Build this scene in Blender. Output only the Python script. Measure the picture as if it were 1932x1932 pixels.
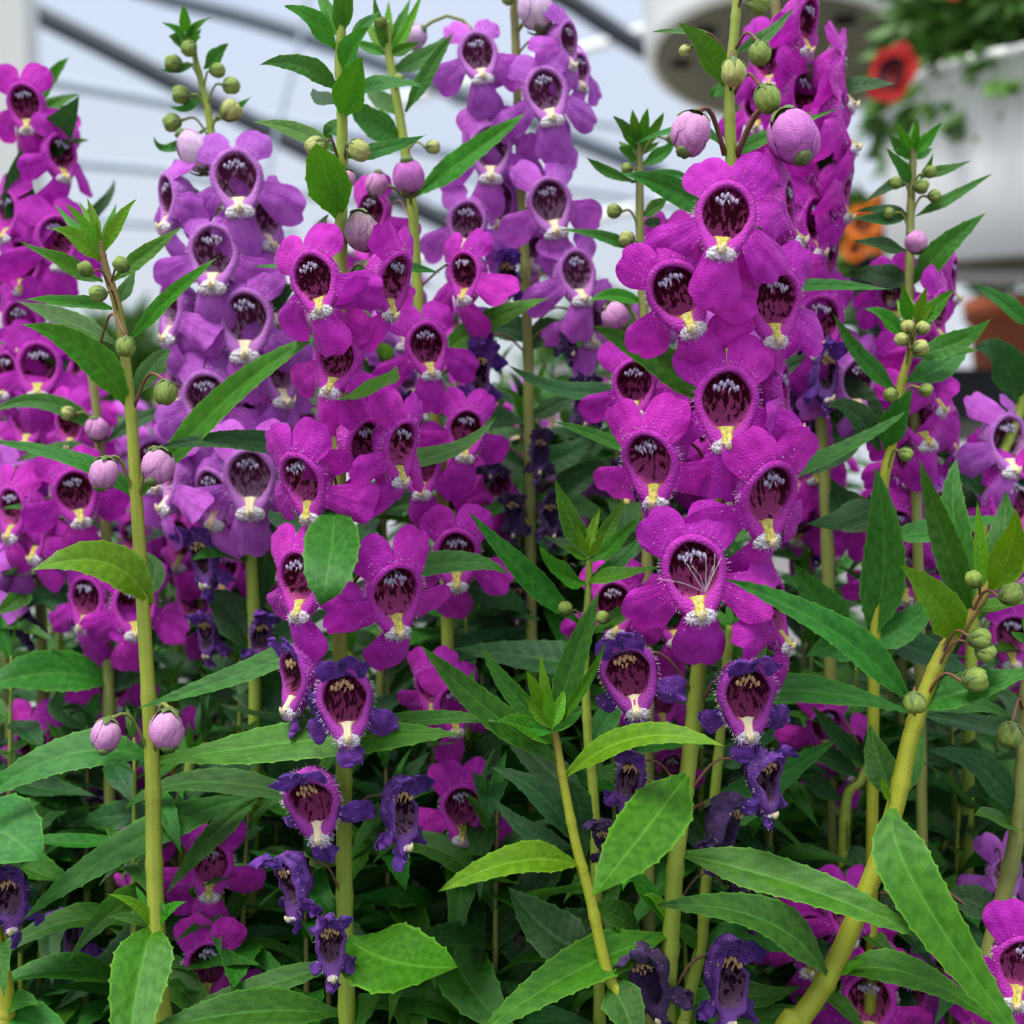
import bpy, math, random
from mathutils import Vector, Matrix, noise

# ---------------------------------------------------------------- camera, sky, sun, exposure
sc = bpy.context.scene
for _o in list(bpy.data.objects):
    bpy.data.objects.remove(_o)
FPX, D0 = 2276.0, 0.2144                 # focal length in pixels, distance of the sharp plane (m)
CAM = Vector((0, 0, 1.0))
PITCH = math.radians(-6.2)
AX_R = Vector((1, 0, 0))
AX_F = Vector((0, math.cos(PITCH), math.sin(PITCH)))
AX_U = Vector((0, -math.sin(PITCH), math.cos(PITCH)))
AX_B = -AX_F
cam = bpy.data.cameras.new('camera')
cam.sensor_width = 36.0
cam.lens = 36.0 * FPX / 1932.0
cam.clip_start, cam.clip_end = 0.01, 200
cam.dof.use_dof = True
cam.dof.focus_distance = D0 - 0.008
cam.dof.aperture_fstop = cam.lens * 1e-3 / 0.0026
camo = bpy.data.objects.new('camera', cam)
sc.collection.objects.link(camo)
camo.matrix_world = Matrix.Translation(CAM) @ Matrix((AX_R, AX_U, AX_B)).transposed().to_4x4()
sc.camera = camo

world = bpy.data.worlds.new('overcast_sky')
sc.world = world
world.use_nodes = True
nt = world.node_tree
nt.nodes.clear()
_out = nt.nodes.new('ShaderNodeOutputWorld')
_bg = nt.nodes.new('ShaderNodeBackground')
_geo = nt.nodes.new('ShaderNodeTexCoord')
_sep = nt.nodes.new('ShaderNodeSeparateXYZ')
_ramp = nt.nodes.new('ShaderNodeValToRGB')
_nz = nt.nodes.new('ShaderNodeTexNoise')
_mix = nt.nodes.new('ShaderNodeMix'); _mix.data_type = 'RGBA'
_nz.inputs['Scale'].default_value = 3.5
_ramp.color_ramp.elements[0].position = 0.0
_ramp.color_ramp.elements[0].color = (0.60, 0.64, 0.68, 1)
_ramp.color_ramp.elements[1].position = 1.0
_ramp.color_ramp.elements[1].color = (1.35, 1.45, 1.65, 1)
_e = _ramp.color_ramp.elements.new(0.34); _e.color = (0.62, 0.72, 0.93, 1)
nt.links.new(_geo.outputs['Generated'], _sep.inputs[0])
nt.links.new(_sep.outputs['Z'], _ramp.inputs[0])
nt.links.new(_geo.outputs['Generated'], _nz.inputs['Vector'])
_mr = nt.nodes.new('ShaderNodeMapRange')
_mr.inputs[1].default_value, _mr.inputs[2].default_value = 0.4, 0.7
_mr.inputs[3].default_value, _mr.inputs[4].default_value = 0.0, 0.45
nt.links.new(_nz.outputs[0], _mr.inputs[0])
nt.links.new(_mr.outputs[0], _mix.inputs[0])
nt.links.new(_ramp.outputs[0], _mix.inputs[6])
_mix.inputs[7].default_value = (0.80, 0.84, 0.88, 1)
nt.links.new(_mix.outputs[2], _bg.inputs[0])
_bg.inputs[1].default_value = 1.0
nt.links.new(_bg.outputs[0], _out.inputs[0])

sun = bpy.data.lights.new('sun', 'SUN')
sun.energy = 4.5
sun.angle = math.radians(24)             # veiled by cloud and the roof film
sun.color = (1.0, 0.97, 0.92)
suno = bpy.data.objects.new('sun', sun)
sc.collection.objects.link(suno)
suno.rotation_euler = Vector((-0.30, -0.28, 1.0)).to_track_quat('Z', 'Y').to_euler()

sc.view_settings.view_transform = 'Standard'
sc.view_settings.look = 'None'
sc.view_settings.exposure = 0.12
sc.view_settings.gamma = 1.0
sc.view_settings.use_curve_mapping = False
try:
    sc.cycles.use_denoising = True
    sc.cycles.max_bounces = 7
    sc.cycles.diffuse_bounces = 4
    sc.cycles.transparent_max_bounces = 8
    sc.cycles.caustics_reflective = sc.cycles.caustics_refractive = False
    sc.cycles.use_adaptive_sampling = True
except Exception:
    pass

RND = random.Random(7)
SOIL_Z = CAM.z - 0.19

def W(x, y, dz=0.0):
    """the world point seen at pixel (x, y), dz centimetres behind the sharp plane"""
    d = D0 + dz * 0.01
    return CAM + AX_F * d + AX_R * ((x - 966) / FPX * d) + AX_U * ((966 - y) / FPX * d)

def WD(x, y, d):
    return W(x, y, (d - D0) * 100)

def pxs(dz=0.0):
    return (D0 + dz * 0.01) / FPX

# ---------------------------------------------------------------- helpers
COL = sc.collection

def make_mesh(name, verts, faces, mats, uvs=None, fmat=None, smooth=True):
    me = bpy.data.meshes.new(name)
    me.from_pydata([tuple(v) for v in verts], [], faces)
    for m in (mats if isinstance(mats, (list, tuple)) else [mats]):
        me.materials.append(m)
    if uvs is not None:
        lay = me.uv_layers.new(name='UVMap')
        idx = [0] * len(me.loops)
        me.loops.foreach_get('vertex_index', idx)
        flat = []
        for i in idx:
            flat.extend(uvs[i])
        lay.data.foreach_set('uv', flat)
    n = len(me.polygons)
    if fmat is not None:
        me.polygons.foreach_set('material_index', fmat)
    me.polygons.foreach_set('use_smooth', [smooth] * n)
    me.update()
    return me

def obj(name, me, parent=None, loc=None, mat4=None):
    o = bpy.data.objects.new(name, me)
    COL.objects.link(o)
    if parent is not None:
        o.parent = parent
    if mat4 is not None:
        o.matrix_local = mat4
    elif loc is not None:
        o.location = loc
    return o

def tag(o, label=None, cat=None, group=None, kind=None):
    if label: o['label'] = label
    if cat: o['category'] = cat
    if group: o['group'] = group
    if kind: o['kind'] = kind
    return o

def empty(name, loc, label, cat, group=None):
    o = bpy.data.objects.new(name, None)
    o.empty_display_size = 0.01
    COL.objects.link(o)
    o.location = loc
    return tag(o, label, cat, group)

class Geo:
    """collects vertices and faces of one mesh"""
    def __init__(s):
        s.v, s.f, s.uv, s.m = [], [], [], []
    def grid(s, rows, uvrows=None, closed=False, mi=0):
        b = len(s.v); nr = len(rows); nc = len(rows[0])
        for i, r in enumerate(rows):
            for j, p in enumerate(r):
                s.v.append(Vector(p))
                s.uv.append(uvrows[i][j] if uvrows else (i / max(1, nr - 1), j / max(1, nc - 1)))
        for i in range(nr - 1):
            for j in range(nc if closed else nc - 1):
                k = (j + 1) % nc
                s.f.append((b + i * nc + j, b + i * nc + k, b + (i + 1) * nc + k, b + (i + 1) * nc + j)); s.m.append(mi)
    def tube(s, pts, radii, n=8, mi=0, cap=True):
        rows = []; L = len(pts)
        ref = Vector((0.13, 0.97, 0.21))
        for i, p in enumerate(pts):
            t = (pts[min(L - 1, i + 1)] - pts[max(0, i - 1)])
            t = t.normalized() if t.length > 0 else Vector((0, 0, 1))
            a = t.cross(ref)
            if a.length < 0.05: a = t.cross(Vector((1, 0, 0)))
            a.normalize(); b2 = t.cross(a)
            r = radii[i] if isinstance(radii, (list, tuple)) else radii
            rows.append([p + (a * math.cos(2 * math.pi * j / n) + b2 * math.sin(2 * math.pi * j / n)) * r for j in range(n)])
        uv = [[(i / max(1, L - 1), j / n) for j in range(n)] for i in range(L)]
        b = len(s.v)
        s.grid(rows, uv, True, mi)
        if cap:
            s.f.append(tuple(b + j for j in reversed(range(n)))); s.m.append(mi)
            s.f.append(tuple(b + (L - 1) * n + j for j in range(n))); s.m.append(mi)
    def lathe(s, prof, n=32, mi=0, center=Vector((0, 0, 0))):
        rows = [[center + Vector((r * math.cos(2 * math.pi * j / n), r * math.sin(2 * math.pi * j / n), z)) for j in range(n)] for r, z in prof]
        s.grid(rows, None, True, mi)
    def ball(s, c, rx, ry=None, rz=None, nu=8, nv=6, mi=0, fn=None):
        ry = ry or rx; rz = rz or rx
        rows = []
        for i in range(nv + 1):
            ph = math.pi * i / nv
            row = []
            for j in range(nu):
                th = 2 * math.pi * j / nu
                q = Vector((math.sin(ph) * math.cos(th), math.sin(ph) * math.sin(th), math.cos(ph)))
                k = fn(q, th, ph) if fn else 1.0
                row.append(Vector(c) + Vector((q.x * rx, q.y * ry, q.z * rz)) * k)
            rows.append(row)
        s.grid(rows, None, True, mi)
    def box(s, c, sx, sy, sz, mi=0, rot=None):
        b = len(s.v); c = Vector(c)
        for dx in (-1, 1):
            for dy in (-1, 1):
                for dz in (-1, 1):
                    q = Vector((dx * sx / 2, dy * sy / 2, dz * sz / 2))
                    if rot: q = rot @ q
                    s.v.append(c + q); s.uv.append((0, 0))
        for f in ((0, 1, 3, 2), (4, 6, 7, 5), (0, 4, 5, 1), (2, 3, 7, 6), (0, 2, 6, 4), (1, 5, 7, 3)):
            s.f.append(tuple(b + k for k in f)); s.m.append(mi)
    def add(s, other, mi):
        b = len(s.v)
        s.v += other.v; s.uv += other.uv
        s.f += [tuple(b + k for k in f) for f in other.f]
        s.m += [mi] * len(other.f)
    def mesh(s, name, mats, smooth=True):
        return make_mesh(name, s.v, s.f, mats, s.uv, s.m, smooth)

def catmull(pts, n):
    """n points along a smooth curve through pts"""
    P = [pts[0] * 2 - pts[1]] + list(pts) + [pts[-1] * 2 - pts[-2]]
    out = []
    segs = len(pts) - 1
    for i in range(n):
        t = i / (n - 1) * segs
        k = min(segs - 1, int(t)); u = t - k
        a, b, c, d = P[k], P[k + 1], P[k + 2], P[k + 3]
        out.append(0.5 * ((2 * b) + (c - a) * u + (2 * a - 5 * b + 4 * c - d) * u * u + (3 * b - a - 3 * c + d) * u ** 3))
    return out

def sm(x):
    x = min(1.0, max(0.0, x))
    return x * x * (3 - 2 * x)

# ---------------------------------------------------------------- materials
def srgb(r, g, b):
    f = lambda c: (c / 255 / 12.92) if c / 255 <= 0.04045 else ((c / 255 + 0.055) / 1.055) ** 2.4
    return (f(r), f(g), f(b), 1)

class MatB:
    def __init__(s, name):
        s.m = bpy.data.materials.new(name); s.m.use_nodes = True
        s.t = s.m.node_tree; s.b = s.t.nodes['Principled BSDF']; s.o = s.t.nodes['Material Output']
    def n(s, typ, **kw):
        nd = s.t.nodes.new(typ)
        for k, v in kw.items():
            if k in ('operation', 'data_type', 'blend_type', 'feature', 'interpolation_type'): setattr(nd, k, v)
            else: nd.inputs[k if not k.startswith('i') or not k[1:].isdigit() else int(k[1:])].default_value = v
        return nd
    def l(s, a, b): s.t.links.new(a, b)
    def mix(s, fac, a, b):
        nd = s.n('ShaderNodeMix', data_type='RGBA')
        for k, q in ((0, fac), (6, a), (7, b)):
            if hasattr(q, 'is_linked'): s.l(q, nd.inputs[k])
            else: nd.inputs[k].default_value = q
        return nd.outputs[2]
    def rng(s, x, a, b, c=0.0, d=1.0):
        nd = s.n('ShaderNodeMapRange', interpolation_type='SMOOTHSTEP', i1=a, i2=b, i3=c, i4=d)
        s.l(x, nd.inputs[0]); return nd.outputs[0]
    def math(s, op, a, b=None):
        nd = s.n('ShaderNodeMath', operation=op)
        for k, q in ((0, a), (1, b)):
            if q is None: continue
            if hasattr(q, 'is_linked'): s.l(q, nd.inputs[k])
            else: nd.inputs[k].default_value = q
        return nd.outputs[0]
    def coords(s, which='Object', scale=(1, 1, 1)):
        tc = s.n('ShaderNodeTexCoord'); mp = s.n('ShaderNodeMapping')
        mp.inputs['Scale'].default_value = scale
        s.l(tc.outputs[which], mp.inputs[0]); return mp.outputs[0]
    def noise(s, co, scale, detail=3.0):
        nd = s.n('ShaderNodeTexNoise', Scale=scale, Detail=detail); s.l(co, nd.inputs['Vector']); return nd.outputs[0]
    def bump(s, h, strength, dist):
        nd = s.n('ShaderNodeBump', Strength=strength, Distance=dist); s.l(h, nd.inputs['Height'])
        s.l(nd.outputs[0], s.b.inputs['Normal']); return nd.outputs[0]
    def base(s, c):
        if hasattr(c, 'is_linked'): s.l(c, s.b.inputs['Base Color'])
        else: s.b.inputs['Base Color'].default_value = c
    def translucent(s, col, fac):
        tr = s.n('ShaderNodeBsdfTranslucent'); mx = s.n('ShaderNodeMixShader', i0=fac)
        if hasattr(col, 'is_linked'): s.l(col, tr.inputs[0])
        else: tr.inputs[0].default_value = col
        s.l(s.b.outputs[0], mx.inputs[1]); s.l(tr.outputs[0], mx.inputs[2]); s.l(mx.outputs[0], s.o.inputs[0])
    def rand(s):
        return s.n('ShaderNodeObjectInfo').outputs['Random']

def plain(name, col, rough=0.6, var=0.12, scale=40.0, spec=0.3, bump=0.0):
    b = MatB(name)
    co = b.coords('Object')
    nz = b.noise(co, scale)
    dark = tuple(c * (1 - var * 2) for c in col[:3]) + (1,)
    lite = tuple(min(1, c * (1 + var)) for c in col[:3]) + (1,)
    b.base(b.mix(nz, dark, lite))
    b.b.inputs['Roughness'].default_value = rough
    b.b.inputs['Specular IOR Level'].default_value = spec
    if bump: b.bump(nz, 0.5, bump)
    return b.m

def leaf_mat(name, lo, hi, edge, rib, trans, rough=0.36):
    b = MatB(name)
    tc = b.n('ShaderNodeTexCoord'); sp = b.n('ShaderNodeSeparateXYZ')
    b.l(tc.outputs['UV'], sp.inputs[0])
    u, v = sp.outputs[0], sp.outputs[1]
    av = b.math('ABSOLUTE', b.math('SUBTRACT', b.math('MULTIPLY', v, 2.0), 1.0))
    co = b.coords('Generated', (6, 6, 6))
    nz = b.noise(co, 2.2, 4.0)
    fine = b.noise(b.coords('UV', (26, 9, 1)), 6.0, 3.0)
    c = b.mix(b.rng(nz, 0.3, 0.7), lo, hi)
    rnd = b.rand()
    hs = b.n('ShaderNodeHueSaturation')
    b.l(c, hs.inputs['Color'])
    b.l(b.rng(rnd, 0, 1, 0.485, 0.515), hs.inputs['Hue'])
    b.l(b.rng(rnd, 0, 1, 0.82, 1.18), hs.inputs['Value'])
    c = hs.outputs[0]
    # side veins run obliquely from the rib to the margin
    vein = b.math('SINE', b.math('MULTIPLY', b.math('SUBTRACT', u, b.math('MULTIPLY', av, 0.10)), 62.0))
    c = b.mix(b.math('MULTIPLY', b.rng(vein, 0.75, 1.0), 0.07), c, rib)
    c = b.mix(b.math('MULTIPLY', b.rng(av, 0.075, 0.02), 0.6), c, rib)
    c = b.mix(b.math('MULTIPLY', b.rng(av, 0.88, 1.0), 0.6), c, edge)
    g = b.n('ShaderNodeNewGeometry')
    under = b.mix(0.45, c, rib)
    c = b.mix(g.outputs['Backfacing'], c, under)
    # sparse pale specks of dust and leaf-miner marks
    sp2 = b.n('ShaderNodeTexVoronoi', Scale=5.0); b.l(b.coords('UV', (4, 1.4, 1)), sp2.inputs['Vector'])
    c = b.mix(b.math('MULTIPLY', b.rng(sp2.outputs['Distance'], 0.06, 0.03), 0.5), c, (0.5, 0.6, 0.4, 1))
    b.base(c)
    b.b.inputs['Roughness'].default_value = rough
    b.b.inputs['Specular IOR Level'].default_value = 0.28
    h = b.math('ADD', b.math('MULTIPLY', fine, 0.5), b.math('MULTIPLY', vein, -0.16))
    b.bump(h, 0.35, 0.0006)
    tc2 = b.mix(0.5, c, trans)
    b.translucent(tc2, 0.22)
    return b.m

M = {}
M['leaf_mature'] = leaf_mat('leaf_mature', (0.020, 0.112, 0.009, 1), (0.042, 0.182, 0.015, 1), (0.10, 0.34, 0.025, 1), (0.085, 0.25, 0.035, 1), (0.12, 0.36, 0.01, 1))
M['leaf_young'] = leaf_mat('leaf_young', (0.026, 0.150, 0.005, 1), (0.056, 0.235, 0.009, 1), (0.16, 0.42, 0.025, 1), (0.11, 0.32, 0.03, 1), (0.18, 0.46, 0.01, 1), 0.35)
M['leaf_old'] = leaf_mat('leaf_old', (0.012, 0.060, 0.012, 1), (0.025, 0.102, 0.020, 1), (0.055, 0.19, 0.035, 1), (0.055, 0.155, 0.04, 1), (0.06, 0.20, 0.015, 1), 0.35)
M['leaf_tip'] = leaf_mat('leaf_tip', (0.080, 0.255, 0.006, 1), (0.135, 0.35, 0.010, 1), (0.25, 0.48, 0.025, 1), (0.23, 0.44, 0.035, 1), (0.30, 0.54, 0.01, 1), 0.35)

def petal_mat(name, lo, hi, vein, trans, rough=0.55, hue=0.012):
    b = MatB(name)
    co = b.coords('Object')
    nz = b.noise(co, 3.2, 4.0)
    fine = b.noise(co, 30.0, 2.0)
    c = b.mix(b.rng(nz, 0.3, 0.7), lo, hi)
    tc = b.n('ShaderNodeTexCoord'); sp = b.n('ShaderNodeSeparateXYZ'); b.l(tc.outputs['UV'], sp.inputs[0])
    wv = b.math('SINE', b.math('ADD', b.math('MULTIPLY', sp.outputs[1], 40.0), b.math('MULTIPLY', nz, 9.0)))
    c = b.mix(b.math('MULTIPLY', b.rng(wv, 0.6, 1.0), 0.08), c, vein)
    spk = b.n('ShaderNodeTexVoronoi', Scale=11.0); b.l(co, spk.inputs['Vector'])
    c = b.mix(b.math('MULTIPLY', b.rng(spk.outputs['Distance'], 0.06, 0.03), 0.16), c, (0.8, 0.55, 0.8, 1))
    hs = b.n('ShaderNodeHueSaturation'); b.l(c, hs.inputs['Color'])
    r = b.rand()
    b.l(b.rng(r, 0, 1, 0.5 - hue, 0.5 + hue), hs.inputs['Hue'])
    b.l(b.rng(r, 0, 1, 0.88, 1.12), hs.inputs['Value'])
    c = hs.outputs[0]
    b.base(c)
    b.b.inputs['Roughness'].default_value = rough
    b.b.inputs['Specular IOR Level'].default_value = 0.2
    try:
        b.b.inputs['Sheen Weight'].default_value = 0.12
        b.b.inputs['Sheen Tint'].default_value = (1, 0.75, 1, 1)
    except Exception:
        pass
    b.bump(b.math('ADD', b.math('MULTIPLY', fine, 0.6), b.math('MULTIPLY', wv, 0.05)), 0.3, 0.018)
    b.translucent(b.mix(0.35, c, trans), 0.30)
    return b.m

M['petal_magenta'] = petal_mat('petal_magenta', (0.47, 0.010, 0.39, 1), (0.67, 0.034, 0.57, 1), (0.26, 0.005, 0.26, 1), (0.72, 0.02, 0.66, 1))
M['petal_lilac'] = petal_mat('petal_lilac', (0.47, 0.075, 0.53, 1), (0.61, 0.15, 0.68, 1), (0.30, 0.04, 0.40, 1), (0.7, 0.13, 0.75, 1))
M['petal_violet'] = petal_mat('petal_violet', (0.065, 0.022, 0.19, 1), (0.21, 0.06, 0.42, 1), (0.03, 0.012, 0.07, 1), (0.2, 0.05, 0.45, 1), 0.7)
M['petal_dry'] = petal_mat('petal_dry', (0.035, 0.020, 0.065, 1), (0.12, 0.06, 0.19, 1), (0.012, 0.006, 0.02, 1), (0.05, 0.02, 0.1, 1), 0.8)

def tube_mat(name, outer, outer2, rim, blotch, ground):
    """corolla tube: spotted throat inside, the flower's own colour outside; u runs from the throat floor out and round to the back"""
    b = MatB(name)
    tc = b.n('ShaderNodeTexCoord'); sp = b.n('ShaderNodeSeparateXYZ'); b.l(tc.outputs['UV'], sp.inputs[0])
    u = sp.outputs[0]
    so = b.n('ShaderNodeSeparateXYZ'); b.l(tc.outputs['Object'], so.inputs[0])
    y = so.outputs[1]
    loc = b.n('ShaderNodeObjectInfo')
    ofs = b.n('ShaderNodeVectorMath', operation='SCALE'); b.l(loc.outputs['Location'], ofs.inputs[0]); ofs.inputs['Scale'].default_value = 60.0
    mp = b.n('ShaderNodeMapping'); mp.inputs['Scale'].default_value = (15, 6.5, 4.0)
    b.l(tc.outputs['Object'], mp.inputs[0]); b.l(ofs.outputs[0], mp.inputs['Location'])
    nz = b.noise(mp.outputs[0], 1.0, 1.5)
    spots = b.rng(nz, 0.40, 0.50)
    # the blotches crowd together high in the throat, thin out towards the lip
    thin = b.rng(y, -0.5, 0.25, 0.35, 0.0)
    inner = b.mix(b.rng(b.math('SUBTRACT', nz, thin), 0.22, 0.42), ground, blotch)
    inner = b.mix(b.rng(b.math('SUBTRACT', nz, b.math('MULTIPLY', thin, 0.6)), 0.34, 0.46), ground, blotch)
    n2 = b.noise(b.coords('Object'), 5.0, 3.0)
    oc = b.mix(b.rng(n2, 0.35, 0.65), outer, outer2)
    c = b.mix(b.rng(u, 0.30, 0.44), inner, rim)
    c = b.mix(b.rng(u, 0.46, 0.62), c, oc)
    b.base(c)
    b.b.inputs['Roughness'].default_value = 0.55
    b.b.inputs['Specular IOR Level'].default_value = 0.25
    b.bump(b.noise(b.coords('Object'), 26.0, 2.0), 0.35, 0.02)
    b.translucent(b.mix(0.25, c, outer2), 0.18)
    return b.m

M['tube_magenta'] = tube_mat('tube_magenta', (0.49, 0.015, 0.41, 1), (0.64, 0.05, 0.55, 1), (0.55, 0.042, 0.45, 1), (0.075, 0.002, 0.012, 1), (0.56, 0.085, 0.30, 1))
M['tube_lilac'] = tube_mat('tube_lilac', (0.47, 0.10, 0.53, 1), (0.60, 0.19, 0.67, 1), (0.58, 0.20, 0.62, 1), (0.16, 0.025, 0.08, 1), (0.60, 0.32, 0.50, 1))
M['tube_fading'] = tube_mat('tube_fading', (0.34, 0.024, 0.36, 1), (0.48, 0.06, 0.48, 1), (0.46, 0.06, 0.42, 1), (0.075, 0.003, 0.020, 1), (0.42, 0.06, 0.20, 1))
M['tube_violet'] = tube_mat('tube_violet', (0.07, 0.02, 0.18, 1), (0.21, 0.07, 0.36, 1), (0.18, 0.06, 0.28, 1), (0.03, 0.004, 0.022, 1), (0.26, 0.13, 0.20, 1))
def lip_mat():
    b = MatB('lip_white')
    tc = b.n('ShaderNodeTexCoord'); sp = b.n('ShaderNodeSeparateXYZ'); b.l(tc.outputs['Object'], sp.inputs[0])
    nz = b.noise(tc.outputs['Object'], 12.0)
    edge = b.math('ADD', sp.outputs[1], b.math('MULTIPLY', nz, .12))
    c = b.mix(b.rng(edge, -.90, -.78), (.55, .16, .52, 1), (.82, .77, .78, 1))
    b.base(c); b.b.inputs['Roughness'].default_value = .7; b.bump(nz, .6, .06)
    return b.m
M['lip_white'] = lip_mat()
M['lip_pink'] = plain('lip_pink', (0.62, 0.42, 0.60, 1), 0.6, 0.15, 9.0, bump=0.05)
M['ridge_yellow'] = plain('ridge_yellow', (0.60, 0.50, 0.10, 1), 0.5, 0.42, 16.0)
M['tooth_cream'] = plain('tooth_cream', (0.75, 0.62, 0.38, 1), 0.5, 0.1, 8.0)
M['anther'] = plain('anther', (0.46, 0.38, 0.54, 1), 0.5, 0.45, 18.0)
M['anther_dry'] = plain('anther_dry', (0.60, 0.38, 0.18, 1), 0.6, 0.3, 14.0)
M['hair'] = plain('hair', (0.80, 0.62, 0.76, 1), 0.4, 0.05, 5.0)
M['sepal'] = plain('sepal', (0.13, 0.19, 0.05, 1), 0.55, 0.3, 6.0)
M['pedicel'] = plain('pedicel', (0.20, 0.09, 0.055, 1), 0.55, 0.25, 120.0)
M['pedicel_green'] = plain('pedicel_green', (0.24, 0.26, 0.06, 1), 0.55, 0.25, 120.0)

def bud_mat(name, lo, hi, crease):
    b = MatB(name)
    co = b.coords('Object', (1, 1, 0.35))
    nz = b.noise(co, 4.0, 3.0)
    tc = b.n('ShaderNodeTexCoord'); so = b.n('ShaderNodeSeparateXYZ'); b.l(tc.outputs['Object'], so.inputs[0])
    c = b.mix(b.rng(nz, 0.3, 0.7), lo, hi)
    c = b.mix(b.math('MULTIPLY', b.rng(so.outputs[2], -0.4, 0.9), 0.5), c, crease)
    b.base(c)
    b.b.inputs['Roughness'].default_value = 0.5
    b.b.inputs['Specular IOR Level'].default_value = 0.3
    b.bump(b.noise(b.coords('Object'), 18.0, 2.0), 0.3, 0.03)
    return b.m

M['bud_pink'] = bud_mat('bud_pink', (0.50, 0.17, 0.42, 1), (0.62, 0.28, 0.52, 1), (0.66, 0.42, 0.50, 1))
M['bud_purple'] = bud_mat('bud_purple', (0.46, 0.09, 0.42, 1), (0.56, 0.16, 0.50, 1), (0.58, 0.26, 0.50, 1))
M['bud_pale'] = bud_mat('bud_pale', (0.66, 0.50, 0.62, 1), (0.62, 0.36, 0.62, 1), (0.70, 0.66, 0.50, 1))
M['bud_green'] = bud_mat('bud_green', (0.15, 0.24, 0.035, 1), (0.28, 0.36, 0.07, 1), (0.12, 0.18, 0.04, 1))
M['bud_yellow'] = bud_mat('bud_yellow', (0.32, 0.36, 0.08, 1), (0.50, 0.50, 0.17, 1), (0.24, 0.29, 0.06, 1))
M['bud_dark'] = bud_mat('bud_dark', (0.30, 0.15, 0.24, 1), (0.46, 0.28, 0.36, 1), (0.15, 0.16, 0.06, 1))

def stem_mat(name, lo, hi, streak, amt):
    b = MatB(name)
    tc = b.n('ShaderNodeTexCoord'); sp = b.n('ShaderNodeSeparateXYZ'); b.l(tc.outputs['UV'], sp.inputs[0])
    nz = b.noise(b.coords('Generated', (3, 3, 40)), 2.0, 3.0)
    c = b.mix(nz, lo, hi)
    st = b.math('SINE', b.math('MULTIPLY', sp.outputs[1], 25.1))
    c = b.mix(b.math('MULTIPLY', b.rng(st, 0.3, 0.95), 0.2), c, streak)
    # young wood near the tip is flushed brown
    c = b.mix(b.math('MULTIPLY', b.rng(sp.outputs[0], 0.62, 0.92), amt), c, streak)
    b.base(c)
    b.b.inputs['Roughness'].default_value = 0.5
    b.b.inputs['Specular IOR Level'].default_value = 0.35
    b.bump(b.noise(b.coords('Generated', (30, 30, 90)), 5.0, 2.0), 0.3, 0.0004)
    return b.m

M['stem_green'] = stem_mat('stem_green', (0.22, 0.32, 0.03, 1), (0.34, 0.42, 0.05, 1), (0.20, 0.20, 0.05, 1), 0.25)
M['stem_brown'] = stem_mat('stem_brown', (0.26, 0.34, 0.03, 1), (0.38, 0.42, 0.05, 1), (0.17, 0.10, 0.035, 1), 0.9)
M['stem_olive'] = stem_mat('stem_olive', (0.20, 0.24, 0.05, 1), (0.30, 0.32, 0.08, 1), (0.18, 0.13, 0.06, 1), 0.5)
M['stem_amber'] = stem_mat('stem_amber', (0.30, 0.34, 0.02, 1), (0.40, 0.42, 0.03, 1), (0.22, 0.13, 0.035, 1), 0.85)

# ---------------------------------------------------------------- flower library (unit = 100 px of the sharp plane, z towards the viewer)
def inner_xy(a):
    s, c = math.sin(a), math.cos(a)
    y = c * (0.52 if c > 0 else 0.52)
    x = s * 0.44 * (1.0 - 0.20 * max(0, -c))
    return x, y

def outer_xy(a):
    s, c = math.sin(a), math.cos(a)
    y = c * (0.66 if c > 0 else 0.94)
    x = s * 0.58 * (1.0 - 0.34 * max(0, -c) ** 1.3)
    return x, y

def tube_geo(width=1.0, crumple=0.0, seed=0, N=30):
    g = Geo(); rows = []; uv = []
    prof = [('i', .03, -.52), ('i', .35, -.52), ('i', .65, -.47), ('i', .88, -.33), ('i', .97, -.15), ('i', 1.0, -.04),
            ('m', .22, .0), ('m', .60, -.015), ('m', 1.0, -.05), ('o', 1.0, -.2), ('o', .92, -.4), ('o', .70, -.6), ('o', .42, -.74), ('o', .16, -.82)]
    for i, (k, q, z) in enumerate(prof):
        row = []; ur = []
        for j in range(N):
            a = 2 * math.pi * j / N
            xi, yi = inner_xy(a); xo, yo = outer_xy(a)
            if k == 'i': x, y = xi * q, yi * q
            elif k == 'm': x, y = xi + (xo - xi) * q, yi + (yo - yi) * q
            else: x, y = xo * q, yo * q + (1 - q) * 0.15
            zz = z + 0.32 * max(0, -y - 0.25) * (1 if k != 'o' else 1.0) + 0.10 * max(0, y - .2)
            p = Vector((x * width, y, zz))
            w = noise.noise_vector(p * 3.0 + Vector((seed * 7.3, 0, 0)))
            p += w * (0.025 + crumple)
            row.append(p); ur.append((i / (len(prof) - 1), j / N))
        rows.append(row); uv.append(ur)
    g.grid(rows, uv, True)
    return g

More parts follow.
